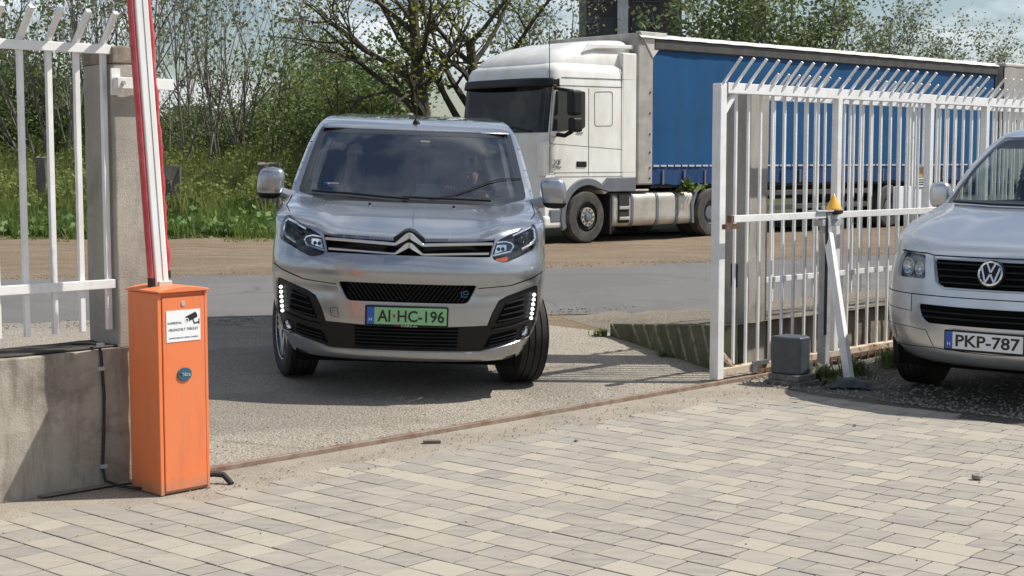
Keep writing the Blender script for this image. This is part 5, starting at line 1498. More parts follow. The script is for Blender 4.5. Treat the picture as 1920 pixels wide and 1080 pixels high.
# lower body with wheel arch
wx, wz, wr_ = -1.84, 0.545, 0.64
arcp = [(wx + wr_ * math.cos(math.radians(a)), wz + wr_ * math.sin(math.radians(a))) for a in range(30, 200, 10)]
low = [(-2.92, 0.40), (-2.92, 1.36), (-0.52, 1.36), (-0.52, 1.02)] + [(-1.20, 1.02)] + arcp[1:] + [(-2.44, 0.40)]
mb = MB(); mb.prism(low, 0.01, 2.49); mb.v = [(x, y, z + zt) for x, y, z in mb.v]; mb.obj('lower_cab', M_TW, tk, bevel=0.02)
mb = MB()
fo = [(wx + 0.70 * math.cos(math.radians(a)), wz + 0.72 * math.sin(math.radians(a))) for a in range(200, 55, -8)]
fi = [(wx + 0.585 * math.cos(math.radians(a)), wz + 0.585 * math.sin(math.radians(a))) for a in range(55, 201, 8)]
mb.prism(fo + [(-1.3, 1.27), (-0.54, 1.27), (-0.54, 1.0), (-1.28, 1.0)] + fi[1:], -0.035, 0.2); mb.v = [(x, y, z + zt) for x, y, z in mb.v]; mb.obj('wheel_fender', M_TGREY, tk, bevel=0.015)
mb = MB(); mb.box(-2.96, -2.40, -0.01, 2.51, 0.36 + zt, 0.60 + zt); mb.obj('front_bumper', M_TW, tk, bevel=0.06, seg=3)
mb = MB(); mb.box(-2.80, -2.42, -0.018, 0.02, 0.46 + zt, 0.70 + zt); mb.obj('step_recess', M_TGREY, tk, bevel=0.02)
mb = MB(); mb.prism([(-2.98, 1.30), (-2.86, 1.33), (-2.80, 1.9), (-2.84, 1.95), (-2.98, 1.90)], -0.01, 0.16); mb.v = [(x, y, z + zt) for x, y, z in mb.v]; mb.obj('corner_deflector', M_TW, tk, bevel=0.02)
# windscreen, visor, grille on the front
def front_strip(name, z0, z1, y0, y1, off, m, par, n=14):
    mb = MB()
    def fn(a, b):
        y = y0 + (y1 - y0) * a; z = z0 + (z1 - z0) * b
        r = 0.22; k = min(y, 2.5 - y)
        dx = 0 if k >= r else r - math.sqrt(max(0, r * r - (r - k) ** 2))
        return (cabx(z) + dx - off, y, z + zt)
    mb.grid(n, 6, fn); return mb.obj(name, m, par, smooth=True, recalc=False)
front_strip('windscreen', 2.10, 2.98, 0.06, 2.44, 0.012, mat('dark_screen', (0.006, 0.008, 0.009), 0.06, spec=0.3, col2=(0.035, 0.04, 0.038), scale=1.6, lo=0.5, hi=0.62), tk, 30)
front_strip('front_grille', 0.75, 1.75, 0.8, 1.7, 0.03, M_TGREY, tk)
mb = MB()
mb.grid(24, 4, lambda a, b: (cabx(3.0) - 0.10 - 0.14 * math.sin(math.pi * a) ** .4 * (1 - b * .6) + 0.25 * (abs(2 * a - 1) ** 6), -0.02 + 2.54 * a, 2.93 + 0.15 * b + zt))
vs_ = mb.obj('sun_visor', M_TRIM, tk, smooth=True, recalc=False); sm = vs_.modifiers.new('solid', 'SOLIDIFY'); sm.thickness = 0.02
for k in range(2):
    mb = MB(); y0 = 0.45 + k * 0.9; mb.tube([(cabx(2.1) - 0.03, y0, 2.12 + zt), (cabx(2.2) - 0.03, y0 + 0.45, 2.2 + zt), (cabx(2.2) - 0.03, y0 + 0.8, 2.17 + zt)], 0.015, 6); mb.obj('wiper_or_reflection', M_TRIM, tk)
# side: door glass, shut lines, locker panel, handle, badge
dg_ = [(-2.64, 2.86), (-1.90, 2.86), (-1.90, 2.19), (-2.74, 2.10)]
mb = MB(); mb.prism(round_poly(dg_, 0.05, 3), -0.008, 0.01); mb.v = [(x, y, z + zt) for x, y, z in mb.v]; mb.obj('door_window', M_SIDEGL, tk)
M_LINE = mat('shut_line', (0.12, 0.12, 0.115), 0.7)
def side_line(pts, r=0.007, y=0.0):
    mb = MB(); mb.tube([(x, y, z + zt) for x, z in pts], r, 5); return mb.obj('panel_seam', M_LINE, tk)
side_line([(-2.80, 1.35), (-2.80, 2.0), (-2.72, 2.92)]); side_line([(-1.80, 1.32), (-1.80, 2.92)]); side_line([(-2.72, 2.95), (-0.9, 2.97)]); side_line([(-0.92, 1.3), (-0.92, 3.36)])
side_line([(-2.80, 1.90), (-0.9, 1.80)], 0.005); side_line([(-2.5, 3.10), (-0.6, 3.12)], 0.006); side_line([(-2.85, 1.37), (-0.55, 1.37)], 0.006)
side_line(round_poly([(-1.65, 2.86), (-1.17, 2.88), (-1.17, 2.24), (-1.64, 2.23)], 0.06, 4) + [(-1.65, 2.80)], 0.007)
mb = MB(); mb.box(-2.12, -1.86, -0.02, 0.01, 1.47 + zt, 1.575 + zt); mb.obj('door_handle', M_TRIM, tk, bevel=0.02)
text_part('badge_lettering', 'XF', M_TGREY, tk, (-2.62, -0.012, 1.56 + zt), width=0.20, height=0.10, thick=0.004)
text_part('badge_lettering', 'SUPER', M_TGREY, tk, (-2.63, -0.012, 1.47 + zt), width=0.24, height=0.035, thick=0.003)
text_part('badge_lettering', '460', M_TGREY, tk, (-2.05, -0.012, 2.10 + zt), width=0.18, height=0.04, thick=0.003)
# mirrors
mr = empty('side_mirror'); mr.parent = tk
mb = MB(); mb.box(-2.62, -2.36, -0.42, -0.22, 2.40 + zt, 2.86 + zt); mb.obj('mirror_housing', M_TRIM, mr, bevel=0.06, seg=3)
mb = MB(); mb.box(-2.60, -2.36, -0.42, -0.24, 2.10 + zt, 2.36 + zt); mb.obj('mirror_housing', M_TRIM, mr, bevel=0.05, seg=3)
mb = MB(); mb.tube([(-2.74, 0.0, 2.07 + zt), (-2.62, -0.2, 2.04 + zt), (-2.52, -0.3, 2.12 + zt)], 0.04, 8); mb.obj('mirror_arm', M_TRIM, mr, smooth=True); mb = MB(); mb.tube([(-2.70, 0.0, 2.9 + zt), (-2.5, -0.3, 2.84 + zt)], 0.03, 8); mb.obj('mirror_arm', M_TRIM, mr, smooth=True)
mb = MB(); mb.box(-2.80, -2.62, -0.09, 0.02, 2.03 + zt, 2.12 + zt); mb.obj('mirror_foot', M_TW, mr, bevel=0.03)
mb = MB(); mb.tube([(-2.72, 0.10, 3.05 + zt), (-2.72, 0.10, 4.0 + zt)], 0.008, 5); mb.obj('aerial', M_TRIM, tk)
# wheels
def lorry_wheel(par, x, y, z, R=0.49, dual=False, front=True):
    w = empty('wheel'); w.parent = par; w.location = (x, y, z)
    mb = MB(); hw = 0.16
    for o in ((0, 0.34) if dual else (0,)):
        mb.lathe([(R * .56, o), (R * .64, o - 0.01), (R * .93, o), (R, o + 0.045), (R, o + 0.27), (R * .93, o + 0.31), (R * .56, o + 0.31)], (0, 0, 0), 'y', 40)
    mb.obj('tyre', mat('lorry_tyre', (0.035, 0.033, 0.031), 0.8, col2=(0.085, 0.075, 0.062), scale=5) if 'lorry_tyre' not in bpy.data.materials else bpy.data.materials['lorry_tyre'], w, smooth=True)
    mb = MB()
    if front: mb.lathe([(R * .56, 0.03), (R * .50, 0.01), (R * .42, 0.05), (R * .36, 0.05), (R * .33, -0.012), (R * .2, -0.012)], (0, 0, 0), 'y', 36)
    else: mb.lathe([(R * .56, 0.03), (R * .50, 0.02), (R * .45, 0.15), (R * .30, 0.17), (R * .28, 0.06), (0, 0.05)], (0, 0, 0), 'y', 36)
    mb.obj('rim', M_CHASSIS if front else M_TGREY, w, smooth=True)
    if front:
        mb = MB(); mb.lathe([(R * .36, -0.013), (R * .35, -0.03), (R * .21, -0.03), (R * .20, -0.01)], (0, 0, 0), 'y', 36)
        mb.obj('hub_ring', M_ALU, w, smooth=True)
        for k in range(10):
            a = 2 * math.pi * k / 10
            mb = MB(); mb.lathe([(0, -0.055), (0.017, -0.055), (0.02, -0.03)], (R * .28 * math.cos(a), 0, R * .28 * math.sin(a)), 'y', 6); mb.obj('wheel_nut', M_TGREY, w)
        mb = MB(); mb.lathe([(0, -0.06), (R * .14, -0.05), (R * .19, -0.01)], (0, 0, 0), 'y', 24); mb.obj('hub_cap', M_TGREY, w, smooth=True)
    return w
lorry_wheel(tk, wx, 0.0, 0.49); lorry_wheel(tk, wx, 2.18, 0.49, front=False)
lorry_wheel(tk, 1.78, 0.0, 0.49, dual=True, front=False); lorry_wheel(tk, 1.78, 1.85, 0.49, dual=True, front=False)
# fuel tank
mb = MB(); mb.prism(round_poly([(0.0, 0.33), (0.0, 0.98), (0.72, 0.98), (0.72, 0.33)], 0.16, 6), -1.12, 1.22, 'x'); mb.v = [(x, y + 0.02, z + zt) for x, y, z in mb.v]; tkk = mb.obj('fuel_tank', M_ALU, tk, bevel=0.04, seg=3)
for x_ in (-0.62, 0.10, 0.68):
    mb = MB(); mb.prism(round_poly([(-0.008, 0.315), (-0.008, 0.995), (0.75, 0.995), (0.75, 0.315)], 0.165, 6), x_, x_ + 0.07, 'x'); mb.v = [(x, y + 0.018, z + zt) for x, y, z in mb.v]; mb.obj('tank_strap', M_TGREY, tk)
mb = MB(); mb.box(-0.98, -0.68, -0.005, 0.04, 0.40 + zt, 0.95 + zt); mb.obj('step_box', M_CHASSIS, tk, bevel=0.02)
for z_ in (0.46, 0.66):
    mb = MB(); mb.box(-0.97, -0.69, -0.03, 0.02, z_ + zt, z_ + 0.06 + zt); mb.obj('step', M_ALU, tk, bevel=0.01)
mb = MB(); mb.box(-0.98, -0.1, 0.03, 0.5, 1.0 + zt, 1.04 + zt); mb.obj('step_plate', M_ALU, tk, bevel=0.01)
mb = MB(); mb.box(-2.6, 3.2, 0.7, 0.95, 0.65 + zt, 0.95 + zt); mb.box(-2.6, 3.2, 1.55, 1.8, 0.65 + zt, 0.95 + zt); mb.box(-1.2, 1.2, 1.0, 2.4, 0.4 + zt, 0.95 + zt); mb.obj('chassis', M_CHASSIS, tk)
mb = MB(); mb.prism([(1.15, 0.35), (1.12, 0.75), (1.28, 1.02), (1.45, 1.12), (1.45, 1.06), (1.30, 0.95), (1.20, 0.7), (1.22, 0.35)], 0.0, 0.6); mb.v = [(x, y, z + zt) for x, y, z in mb.v]; mb.obj('mudguard', M_TGREY, tk)
mb = MB(); mb.box(-1.20, -1.16, 0.02, 0.40, 0.20 + zt, 0.95 + zt); mb.obj('mud_flap', M_CHASSIS, tk)

# blue curtain trailer
def curtain_mat(name, c1, c2, c3):
    m, n, l, b = nmat(name)
    c = coords(n, l, kind='obj')
    col = mixc(n, l, ramp(n, l, noise(n, l, c, 0.7, 6, 0.65), 0.35, 0.7), c1, c2)
    cs = coords(n, l, (1.6, 1, 0.18), 'obj')
    col = mixc(n, l, ramp(n, l, noise(n, l, cs, 1.5, 7, 0.7), 0.5, 0.8, 0, 0.55), col, c3)
    l.new(col, b.inputs['Base Color']); b.inputs['Roughness'].default_value = 0.6; b.inputs['Specular IOR Level'].default_value = 0.2
    bump(n, l, b, noise(n, l, c, 30, 3), 0.05)
    return m
M_BLUECUR = curtain_mat('blue_curtain', (0.009, 0.064, 0.17), (0.012, 0.085, 0.21), (0.028, 0.07, 0.13))
M_NAVY = curtain_mat('navy_curtain', (0.014, 0.045, 0.13), (0.018, 0.055, 0.15), (0.05, 0.10, 0.2))
M_TRGREY = mat('trailer_grey', (0.40, 0.38, 0.345), 0.6, col2=(0.28, 0.26, 0.235), scale=3, bmp=0.05)
M_TRDARK = mat('trailer_rail', (0.05, 0.048, 0.045), 0.6, col2=(0.08, 0.077, 0.072), scale=3)
M_TARP = mat('roof_tarp', (0.62, 0.61, 0.57), 0.6, col2=(0.45, 0.43, 0.39), scale=2)
tl = empty('curtain_trailer', (2.75, 28.8, TZ), TA, 'long blue curtain-sided trailer hitched behind the white tractor unit', 'trailer')
mb = MB(); mb.box(-0.46, -0.03, 0.0, 2.5, 1.12 + zt, 4.02 + zt); mb.obj('front_wall', M_TRGREY, tl, bevel=0.03)
mb = MB(); mb.prism([(-0.06, 3.55), (-0.44, 4.05), (0.35, 4.045), (0.2, 3.8)], -0.015, 0.1); mb.v = [(x, y, z + zt) for x, y, z in mb.v]; mb.obj('corner_tarp', M_TARP, tl, bevel=0.01)
for z_ in (1.25, 1.45, 1.75, 2.1, 2.5, 2.9):
    mb = MB(); mb.lathe([(0, -0.02), (0.018, -0.015), (0.02, 0.0)], (-0.12, 0, z_ + zt), 'y', 8); mb.obj('rivet', M_TRDARK, tl)
def cur(x, z, w=1.0):
    q = (x % 0.62) / 0.62
    return -0.004 * math.sin(math.pi * q) * w - 0.004 * math.exp(-((q - 0.5) / 0.5) ** 2) + 0.008 * math.sin(x * 1.3 + z * 1.7) + 0.004 * math.sin(x * 3.7 - z * 2.3)
mb = MB(); mb.grid(200, 12, lambda a, b: (-0.02 + 12.72 * a, 0.03 + cur(-0.02 + 12.72 * a, 1.45 + 2.3 * b), 1.45 + 2.30 * b + zt)); mb.obj('curtain', M_BLUECUR, tl, smooth=True, recalc=False)
mb = MB(); mb.grid(200, 4, lambda a, b: (-0.02 + 12.72 * a, 0.025 + cur(a * 12.72, 1) * 1.2, 1.12 + 0.33 * b + zt + (0.02 * math.sin(a * 70) if b == 0 else 0))); mb.obj('curtain_hem', M_NAVY, tl, smooth=True, recalc=False)
mb = MB()
for k in range(60): mb.box(0.0 + k * 0.21, 0.16 + k * 0.21, 0.0, 0.012, 1.47 + zt, 1.505 + zt)
mb.obj('reflective_tape', mat('worn_tape', (0.45, 0.46, 0.48), 0.5), tl); bpy.context.view_layer.update()
for k in range(20):
    x_ = 0.25 + k * 0.63
    mb = MB(); mb.box(x_, x_ + 0.05, -0.012, 0.02, 1.12 + zt, 1.40 + zt); mb.obj('buckle_strap', M_TGREY, tl, bevel=0.006)
mb = MB(); mb.box(-0.02, 12.78, -0.03, 0.12, 3.72 + zt, 3.925 + zt); mb.obj('shaded_roof_rail', M_TRDARK, tl, bevel=0.02)  # dark colour carries the shadow line below the roof edge
mb = MB(); mb.grid(120, 3, lambda a, b: (-0.44 + 13.24 * a, -0.06 + 0.14 * b, 3.93 + zt + 0.08 * min(1, b * 1.5) + 0.003 * math.sin(a * 110))); mb.add([(-0.44, 0.05, 4.01 + zt), (12.8, 0.05, 4.01 + zt), (12.8, 2.5, 4.01 + zt), (-0.44, 2.5, 4.01 + zt)], [(0, 1, 2, 3)]); mb.obj('roof_tarpaulin', M_TARP, tl, smooth=True, recalc=False)
mb = MB(); mb.box(-0.03, 12.7, 2.4, 2.48, 1.1 + zt, 3.9 + zt); mb.obj('far_curtain', M_BLUECUR, tl)
mb = MB(); mb.box(-0.03, 12.72, 0.05, 2.46, 1.06 + zt, 1.14 + zt); mb.box(1.0, 12.7, 0.75, 0.95, 0.75 + zt, 1.06 + zt); mb.box(1.0, 12.7, 1.55, 1.75, 0.75 + zt, 1.06 + zt); mb.obj('underframe', M_CHASSIS, tl)
mb = MB(); mb.box(12.70, 12.80, 0.0, 2.5, 0.9 + zt, 4.0 + zt); mb.obj('rear_frame', M_CHASSIS, tl)
mb = MB(); mb.box(3.05, 3.2, 0.35, 0.55, 0.05 + zt, 1.06 + zt); mb.box(2.95, 3.3, 0.3, 0.6, 0.0 + zt, 0.06 + zt); mb.obj('landing_leg', M_CHASSIS, tl)
for z_ in (0.55, 0.85):
    mb = MB(); mb.box(3.6, 7.4, 0.06, 0.10, z_ + zt, z_ + 0.11 + zt); mb.obj('side_guard', M_TRDARK, tl, bevel=0.01)
for x_ in (8.2, 9.5, 10.8):
    lorry_wheel(tl, x_, 0.03, 0.49, front=False); lorry_wheel(tl, x_, 2.15, 0.49, front=False)
# sprig of leaves caught under the curtain
t2 = empty('curtain_trailer', (2.75 + math.cos(TA) * 13.15, 28.8 + math.sin(TA) * 13.15, TZ), TA, 'grey curtain-sided trailer standing behind the blue one', 'trailer')
M_GREYCUR = curtain_mat('grey_curtain', (0.40, 0.385, 0.35), (0.34, 0.325, 0.295), (0.24, 0.225, 0.2))
mb = MB(); mb.grid(160, 10, lambda a, b: (12.0 * a, 0.0 + cur(12 * a, b) * 1.5, 1.1 + 2.85 * b + zt)); mb.obj('curtain', M_GREYCUR, t2, smooth=True, recalc=False)
mb = MB(); mb.box(0, 12, -0.02, 2.5, 3.95 + zt, 4.05 + zt); mb.obj('roof_tarpaulin', M_TARP, t2, bevel=0.03)
mb = MB(); mb.box(0.0, 12, 0.06, 2.48, 1.0 + zt, 3.94 + zt); mb.obj('box_body', M_TRGREY, t2)
mb = MB(); mb.box(0.5, 12, 0.7, 1.8, 0.7 + zt, 1.0 + zt); mb.obj('underframe', M_CHASSIS, t2)
for k in range(8):
    mb = MB(); mb.box(0.3 + k * 0.62, 0.35 + k * 0.62, -0.03, 0.0, 1.1 + zt, 1.38 + zt); mb.obj('buckle_strap', M_TRDARK, t2)
for k in range(6):
    mb = MB(); mb.box(0.5 + k * 0.9, 0.62 + k * 0.9, -0.035, -0.01, 2.55 + zt, 2.62 + zt); mb.obj('strap_eye', M_TRDARK, t2)
for x_ in (8.0, 9.3, 10.6): lorry_wheel(t2, x_, 0.03, 0.49, front=False)
# ------------------------------------------------------------------ vegetation
def leaf_mat(name, c1, c2, trans=0.35):
    m, n, l, b = nmat(name)
    c = coords(n, l)
    col = mixc(n, l, ramp(n, l, noise(n, l, c, 1.7, 4, 0.6), 0.35, 0.65), c1, c2)
    g_ = n.new('ShaderNodeNewGeometry')
    col = mixc(n, l, ramp(n, l, g_.outputs['Random Per Island'], 0, 1, 0, 0.5), col, tuple(k * 1.5 for k in c2))
    l.new(col, b.inputs['Base Color']); b.inputs['Roughness'].default_value = 0.55; b.inputs['Specular IOR Level'].default_value = 0.3
    t = n.new('ShaderNodeBsdfTranslucent'); l.new(col, t.inputs['Color'])
    mx = n.new('ShaderNodeMixShader'); mx.inputs[0].default_value = trans
    l.new(b.outputs[0], mx.inputs[1]); l.new(t.outputs[0], mx.inputs[2]); l.new(mx.outputs[0], n['Material Output'].inputs[0])
    return m
M_BARK = mat('grey_bark', (0.15, 0.135, 0.115), 0.9, col2=(0.21, 0.19, 0.16), scale=9, bmp=0.6, bscale=25, kind='pos')
M_BARKD = mat('dark_bark', (0.045, 0.036, 0.028), 0.9, col2=(0.085, 0.075, 0.045), scale=5, bmp=0.8, bscale=14, kind='pos', bdist=0.03)
M_LSP = leaf_mat('spring_leaf', (0.12, 0.16, 0.06), (0.16, 0.205, 0.08))
M_LYEL = leaf_mat('yellow_green_leaf', (0.16, 0.185, 0.03), (0.21, 0.23, 0.045), 0.45)
M_LDK = leaf_mat('dark_leaf', (0.105, 0.155, 0.048), (0.155, 0.205, 0.072), 0.45)
M_LGR = leaf_mat('grey_green_leaf', (0.14, 0.165, 0.085), (0.19, 0.21, 0.12))
M_GRASS = leaf_mat('meadow_leaf', (0.095, 0.16, 0.03), (0.145, 0.205, 0.05), 0.5)
M_WEED = leaf_mat('weed_top', (0.16, 0.205, 0.05), (0.225, 0.245, 0.08), 0.45)
M_DOCK = leaf_mat('broad_leaf', (0.10, 0.18, 0.04), (0.15, 0.23, 0.08), 0.3)

class Grow:
    def __init__(s, seed): s.r = random.Random(seed); s.mainv = MB(); s.twig = MB(); s.leafp = []
    def branch(s, p, d, L, r, lev, maxlev, up=0.12, wob=0.18, kids=(3, 5), ang=(0.5, 0.95), shrink=(0.5, 0.72), leafn=4, sides=6, leafscale=1.0):
        r_ = s.r; n = max(3, int(L / 0.35)) if lev else max(6, int(L / 0.4)); n = min(n, 12)
        pts = [Vector(p)]; rs = [r]; d = Vector(d).normalized()
        for i in range(n):
            d = (d + Vector((r_.gauss(0, wob), r_.gauss(0, wob), r_.gauss(0, wob * .7) + up)) * (1.0 / n ** .5)).normalized()
            pts.append(pts[-1] + d * L / n); rs.append(max(r * (1 - 0.75 * (i + 1) / n), 0.0035))
        (s.mainv if lev == 0 else s.twig).tube(pts, rs, sides if lev == 0 else (5 if lev == 1 else 3), cap=False)
        if lev >= maxlev - 1:
            for i in range(leafn):
                k = r_.uniform(0.25, 1.0) * (len(pts) - 1); a = int(k); b = min(a + 1, len(pts) - 1)
                s.leafp.append((pts[a].lerp(pts[b], k - a), d))
        if lev < maxlev:
            for i in range(r_.randint(*kids)):
                k = r_.uniform(0.28, 1.0) * (len(pts) - 1); a = int(k); b = min(a + 1, len(pts) - 1)
                q = pts[a].lerp(pts[b], k - a); dd = (pts[b] - pts[a]) if b > a else d
                dd = dd.normalized() if dd.length > 1e-6 else d
                ax = dd.orthogonal().normalized(); ax = Matrix.Rotation(r_.uniform(0, 2 * math.pi), 3, dd) @ ax
                nd = Matrix.Rotation(r_.uniform(*ang), 3, ax) @ dd
                s.branch(q, nd, L * r_.uniform(*shrink), max(rs[a] * 0.6, 0.004), lev + 1, maxlev, up, wob, kids, ang, shrink, leafn, sides)
    def leaves(s, size, per=3, spread=0.16):
        r_ = s.r; V = []; F = []
        for p, d in s.leafp:
            for _ in range(per):
                c = p + Vector((r_.gauss(0, spread), r_.gauss(0, spread), r_.gauss(0, spread * .8)))
                a = Vector((r_.gauss(0, 1), r_.gauss(0, 1), r_.gauss(0, .6))).normalized(); b = a.orthogonal().normalized()
                b = Matrix.Rotation(r_.uniform(0, 6.28), 3, a) @ b
                L = size * r_.uniform(0.6, 1.3); w = L * 0.36; k = len(V)
                V += [tuple(c - a * L * .5), tuple(c + b * w - a * L * .05), tuple(c + a * L * .5), tuple(c - b * w - a * L * .05)]
                F.append((k, k + 1, k + 2, k + 3))
        mb = MB(); mb.v = V; mb.f = F; mb.mi = [0] * len(F)
        return mb
def plant(name, label, cat, group, seed, stems, H, spread, r0, maxlev, bark, leafm, leafsize, per, lspread=0.16, **kw):
    g_ = Grow(seed); r_ = g_.r
    for i in range(stems):
        a = r_.uniform(0, 6.28); tilt = r_.uniform(0.02, spread)
        g_.branch((0.25 * math.cos(a) * (stems > 1), 0.25 * math.sin(a) * (stems > 1), -0.05), (math.cos(a) * tilt, math.sin(a) * tilt, 1), H * r_.uniform(0.7, 1.05), r0 * r_.uniform(0.7, 1.1), 0, maxlev, **kw)
    root = empty(name, label=label, cat=cat, group=group)
    g_.mainv.obj('trunk', bark, root, smooth=True, recalc=False)
    if g_.twig.v: g_.twig.obj('branches', bark, root, smooth=True, recalc=False)
    lf = g_.leaves(leafsize, per, lspread)
    lf.obj('crown', leafm, root, recalc=False)
    return root
def put(root, x, y, rz=0.0, sc=1.0, label=None):
    root.location = (x, y, 0.04); root.rotation_euler = (0, 0, rz); root.scale = (sc, sc, sc)
    if label: root['label'] = label
    return root
SHG = 'bare stemmed shrubs behind the weeds'
SHL = 'tall many-stemmed shrub with sparse pale leaves standing behind the weeds'
kwS = dict(up=0.10, wob=0.13, kids=(4, 6), ang=(0.25, 0.6), shrink=(0.42, 0.62), leafn=3)
sA = plant('sparse_shrub', SHL, 'shrub', SHG, 21, 7, 6.2, 0.42, 0.055, 2, M_BARK, M_LGR, 0.12, 2, 0.10, **kwS)
sB = plant('sparse_shrub', SHL, 'shrub', SHG, 22, 6, 6.8, 0.36, 0.06, 2, M_BARK, M_LGR, 0.12, 2, 0.10, **kwS)
sC = plant('sparse_shrub', SHL, 'shrub', SHG, 23, 8, 5.6, 0.5, 0.05, 2, M_BARK, M_LSP, 0.12, 2, 0.12, **kwS)
def pxX(px, d): return (px - 960) / 2773.0 * d
put(sA, pxX(360, 40), 40, 0.0, 1.0); put(sB, pxX(440, 42), 42, 1.0, 1.0); put(sC, pxX(120, 41), 41, 2.0, 1.15)
for src, px, d, rz, sc in ((sA, 500, 44, 2.1, 0.92), (sC, 60, 46, 0.6, 1.2), (sA, 210, 43, 4.0, 1.15), (sB, -30, 44, 5.0, 1.2), (sC, 285, 46, 1.4, 1.05), (sA, -110, 46, 1.1, 1.2)):
    put(copy_tree(src), pxX(px, d), d, rz, sc)
# dense green bush
bushA = plant('dense_bush', 'dense dark green bush with a rounded crown behind the silver van', 'bush', None, 31, 8, 3.3, 0.55, 0.06, 2, M_BARKD, M_LDK, 0.13, 10, 0.30, up=0.06, wob=0.2, kids=(5, 7), ang=(0.4, 0.9), shrink=(0.45, 0.7), leafn=4)
put(bushA, pxX(640, 39), 39, 0, 0.92)
b2 = plant('dense_bush', 'tall grey-green bush rising beside the dense dark bush', 'bush', None, 32, 7, 4.2, 0.45, 0.06, 2, M_BARKD, M_LSP, 0.13, 9, 0.28, up=0.1, wob=0.18, kids=(5, 7), ang=(0.4, 0.8), shrink=(0.4, 0.62), leafn=4)
put(b2, pxX(672, 43), 43, 1, 0.92)
b3 = plant('dense_bush', 'yellow-green bush growing low under the gnarled trees', 'bush', None, 33, 8, 2.1, 0.8, 0.05, 2, M_BARKD, M_LYEL, 0.12, 10, 0.28, up=0.05, wob=0.2, kids=(4, 6), ang=(0.4, 0.9), shrink=(0.5, 0.7), leafn=4)
put(b3, pxX(765, 42), 42, 2, 0.75)
b4 = copy_tree(bushA); put(b4, pxX(15, 43), 43, 2.2, 1.05, 'dense dark green bush behind the bar fence beside bare shrubs')
lowG = 'low green bushes at the foot of the shrubs'
lowL = 'low rounded green bush growing at the foot of the sparse shrubs'
for px, d, rz, sc in ((240, 45, 1.0, 0.55), (380, 47, 2.5, 0.62), (460, 46, 4.2, 0.60), (130, 48, 5.2, 0.6), (320, 52, 0.3, 0.75), (540, 50, 0.3, 0.75), (180, 50, 1.9, 0.8), (60, 49, 2.4, 0.9), (500, 48, 5.6, 0.7)):
    c_ = copy_tree(b2 if px % 40 else bushA); put(c_, pxX(px, d), d, rz, sc, lowL); c_['group'] = lowG
# gnarled trees beside the lorry cab
def gnarled(seed, base, lean, H, label, limbs):
    g_ = Grow(seed); r_ = g_.r
    pts = [Vector((0, 0, -0.1))]; d = Vector(lean).normalized(); rs = [0.24]
    for i in range(8):
        d = (d + Vector((r_.gauss(0, .06), r_.gauss(0, .06), 0.02))).normalized(); pts.append(pts[-1] + d * H / 8); rs.append(0.24 - 0.016 * (i + 1))
    g_.mainv.tube(pts, rs, 10, cap=False)
    for (k, az, el, L) in limbs:
        p = pts[k]
        g_.branch(p, (math.cos(az) * math.cos(el), math.sin(az) * math.cos(el), math.sin(el)), L, rs[k] * 0.62, 1, 3, up=0.05, wob=0.30, kids=(5, 8), ang=(0.4, 1.1), shrink=(0.38, 0.6), leafn=2)
    root = empty('gnarled_tree', label=label, cat='tree')
    g_.mainv.obj('trunk', M_BARKD, root, smooth=True, recalc=False); g_.twig.obj('branches', M_BARKD, root, smooth=True, recalc=False)
    g_.leaves(0.11, 2, 0.14).obj('crown', M_LYEL, root, recalc=False)
    return root
t1 = gnarled(41, None, (-0.02, 0, 1), 5.4, 'gnarled dark tree with straight trunk and wide limbs behind the silver van', [(3, 3.1, 0.25, 2.6), (4, 2.9, 0.7, 3.3), (5, 3.4, 0.55, 3.6), (5, 0.2, 0.9, 2.4), (6, 2.6, 0.85, 3.2), (7, 3.3, 0.5, 3.8), (7, 1.5, 0.9, 2.2), (8, 0.5, 0.9, 2.4), (8, 3.8, 0.9, 2.6), (4, 4.6, 0.6, 2.0), (6, 5.2, 0.5, 2.6)])
put(t1, pxX(806, 36), 36, 0, 1)
t2_ = gnarled(43, None, (0.05, 0, 1), 4.6, 'gnarled dark tree forking beside the white lorry cab', [(3, 0.1, 0.5, 2.6), (4, 3.0, 0.9, 3.2), (5, 0.3, 0.55, 3.4), (5, 2.7, 0.8, 3.0), (6, 6.0, 0.45, 3.4), (7, 0.7, 0.9, 3.0), (8, 2.9, 1.0, 3.2), (8, 0.2, 0.7, 3.2), (6, 4.5, 0.6, 2.2), (7, 3.5, 0.6, 2.8)])
put(t2_, pxX(862, 37), 37, 0, 1)
# trees beyond the lorry
TRG = 'young trees beyond the lorry'
trA = plant('leafy_tree', 'young leafy tree with loose spring crown beyond the trailers', 'tree', TRG, 51, 3, 8.0, 0.18, 0.10, 2, M_BARK, M_LSP, 0.17, 3, 0.28, up=0.10, wob=0.12, kids=(8, 11), ang=(0.4, 0.85), shrink=(0.22, 0.40), leafn=4)
trB = plant('leafy_tree', 'young leafy tree with loose spring crown beyond the trailers', 'tree', TRG, 52, 4, 7.2, 0.25, 0.09, 2, M_BARK, M_LGR, 0.15, 2, 0.26, up=0.10, wob=0.12, kids=(7, 10), ang=(0.35, 0.8), shrink=(0.25, 0.42), leafn=3)
put(trA, pxX(1440, 58), 58, 0, 1.18); put(trB, pxX(1660, 62), 62, 0, 0.98)
for src, px, d, rz, sc in ((trA, 1340, 60, 2, 1.3), (trA, 1530, 60, 1, 1.15), (trB, 1760, 60, 3, 0.80), (trB, 1850, 64, 1.2, 0.80), (trB, 1600, 58, 4.4, 0.92), (trB, 1930, 62, 2.2, 0.78), (trB, 1060, 60, 0.8, 1.0), (trB, 985, 62, 2.9, 1.05), (trB, 2050, 62, 0.2, 1.0), (trA, 1385, 68, 3.3, 1.3), (trB, 1810, 60, 0.9, 0.74)):
    put(copy_tree(src), pxX(px, d), d, rz, sc)
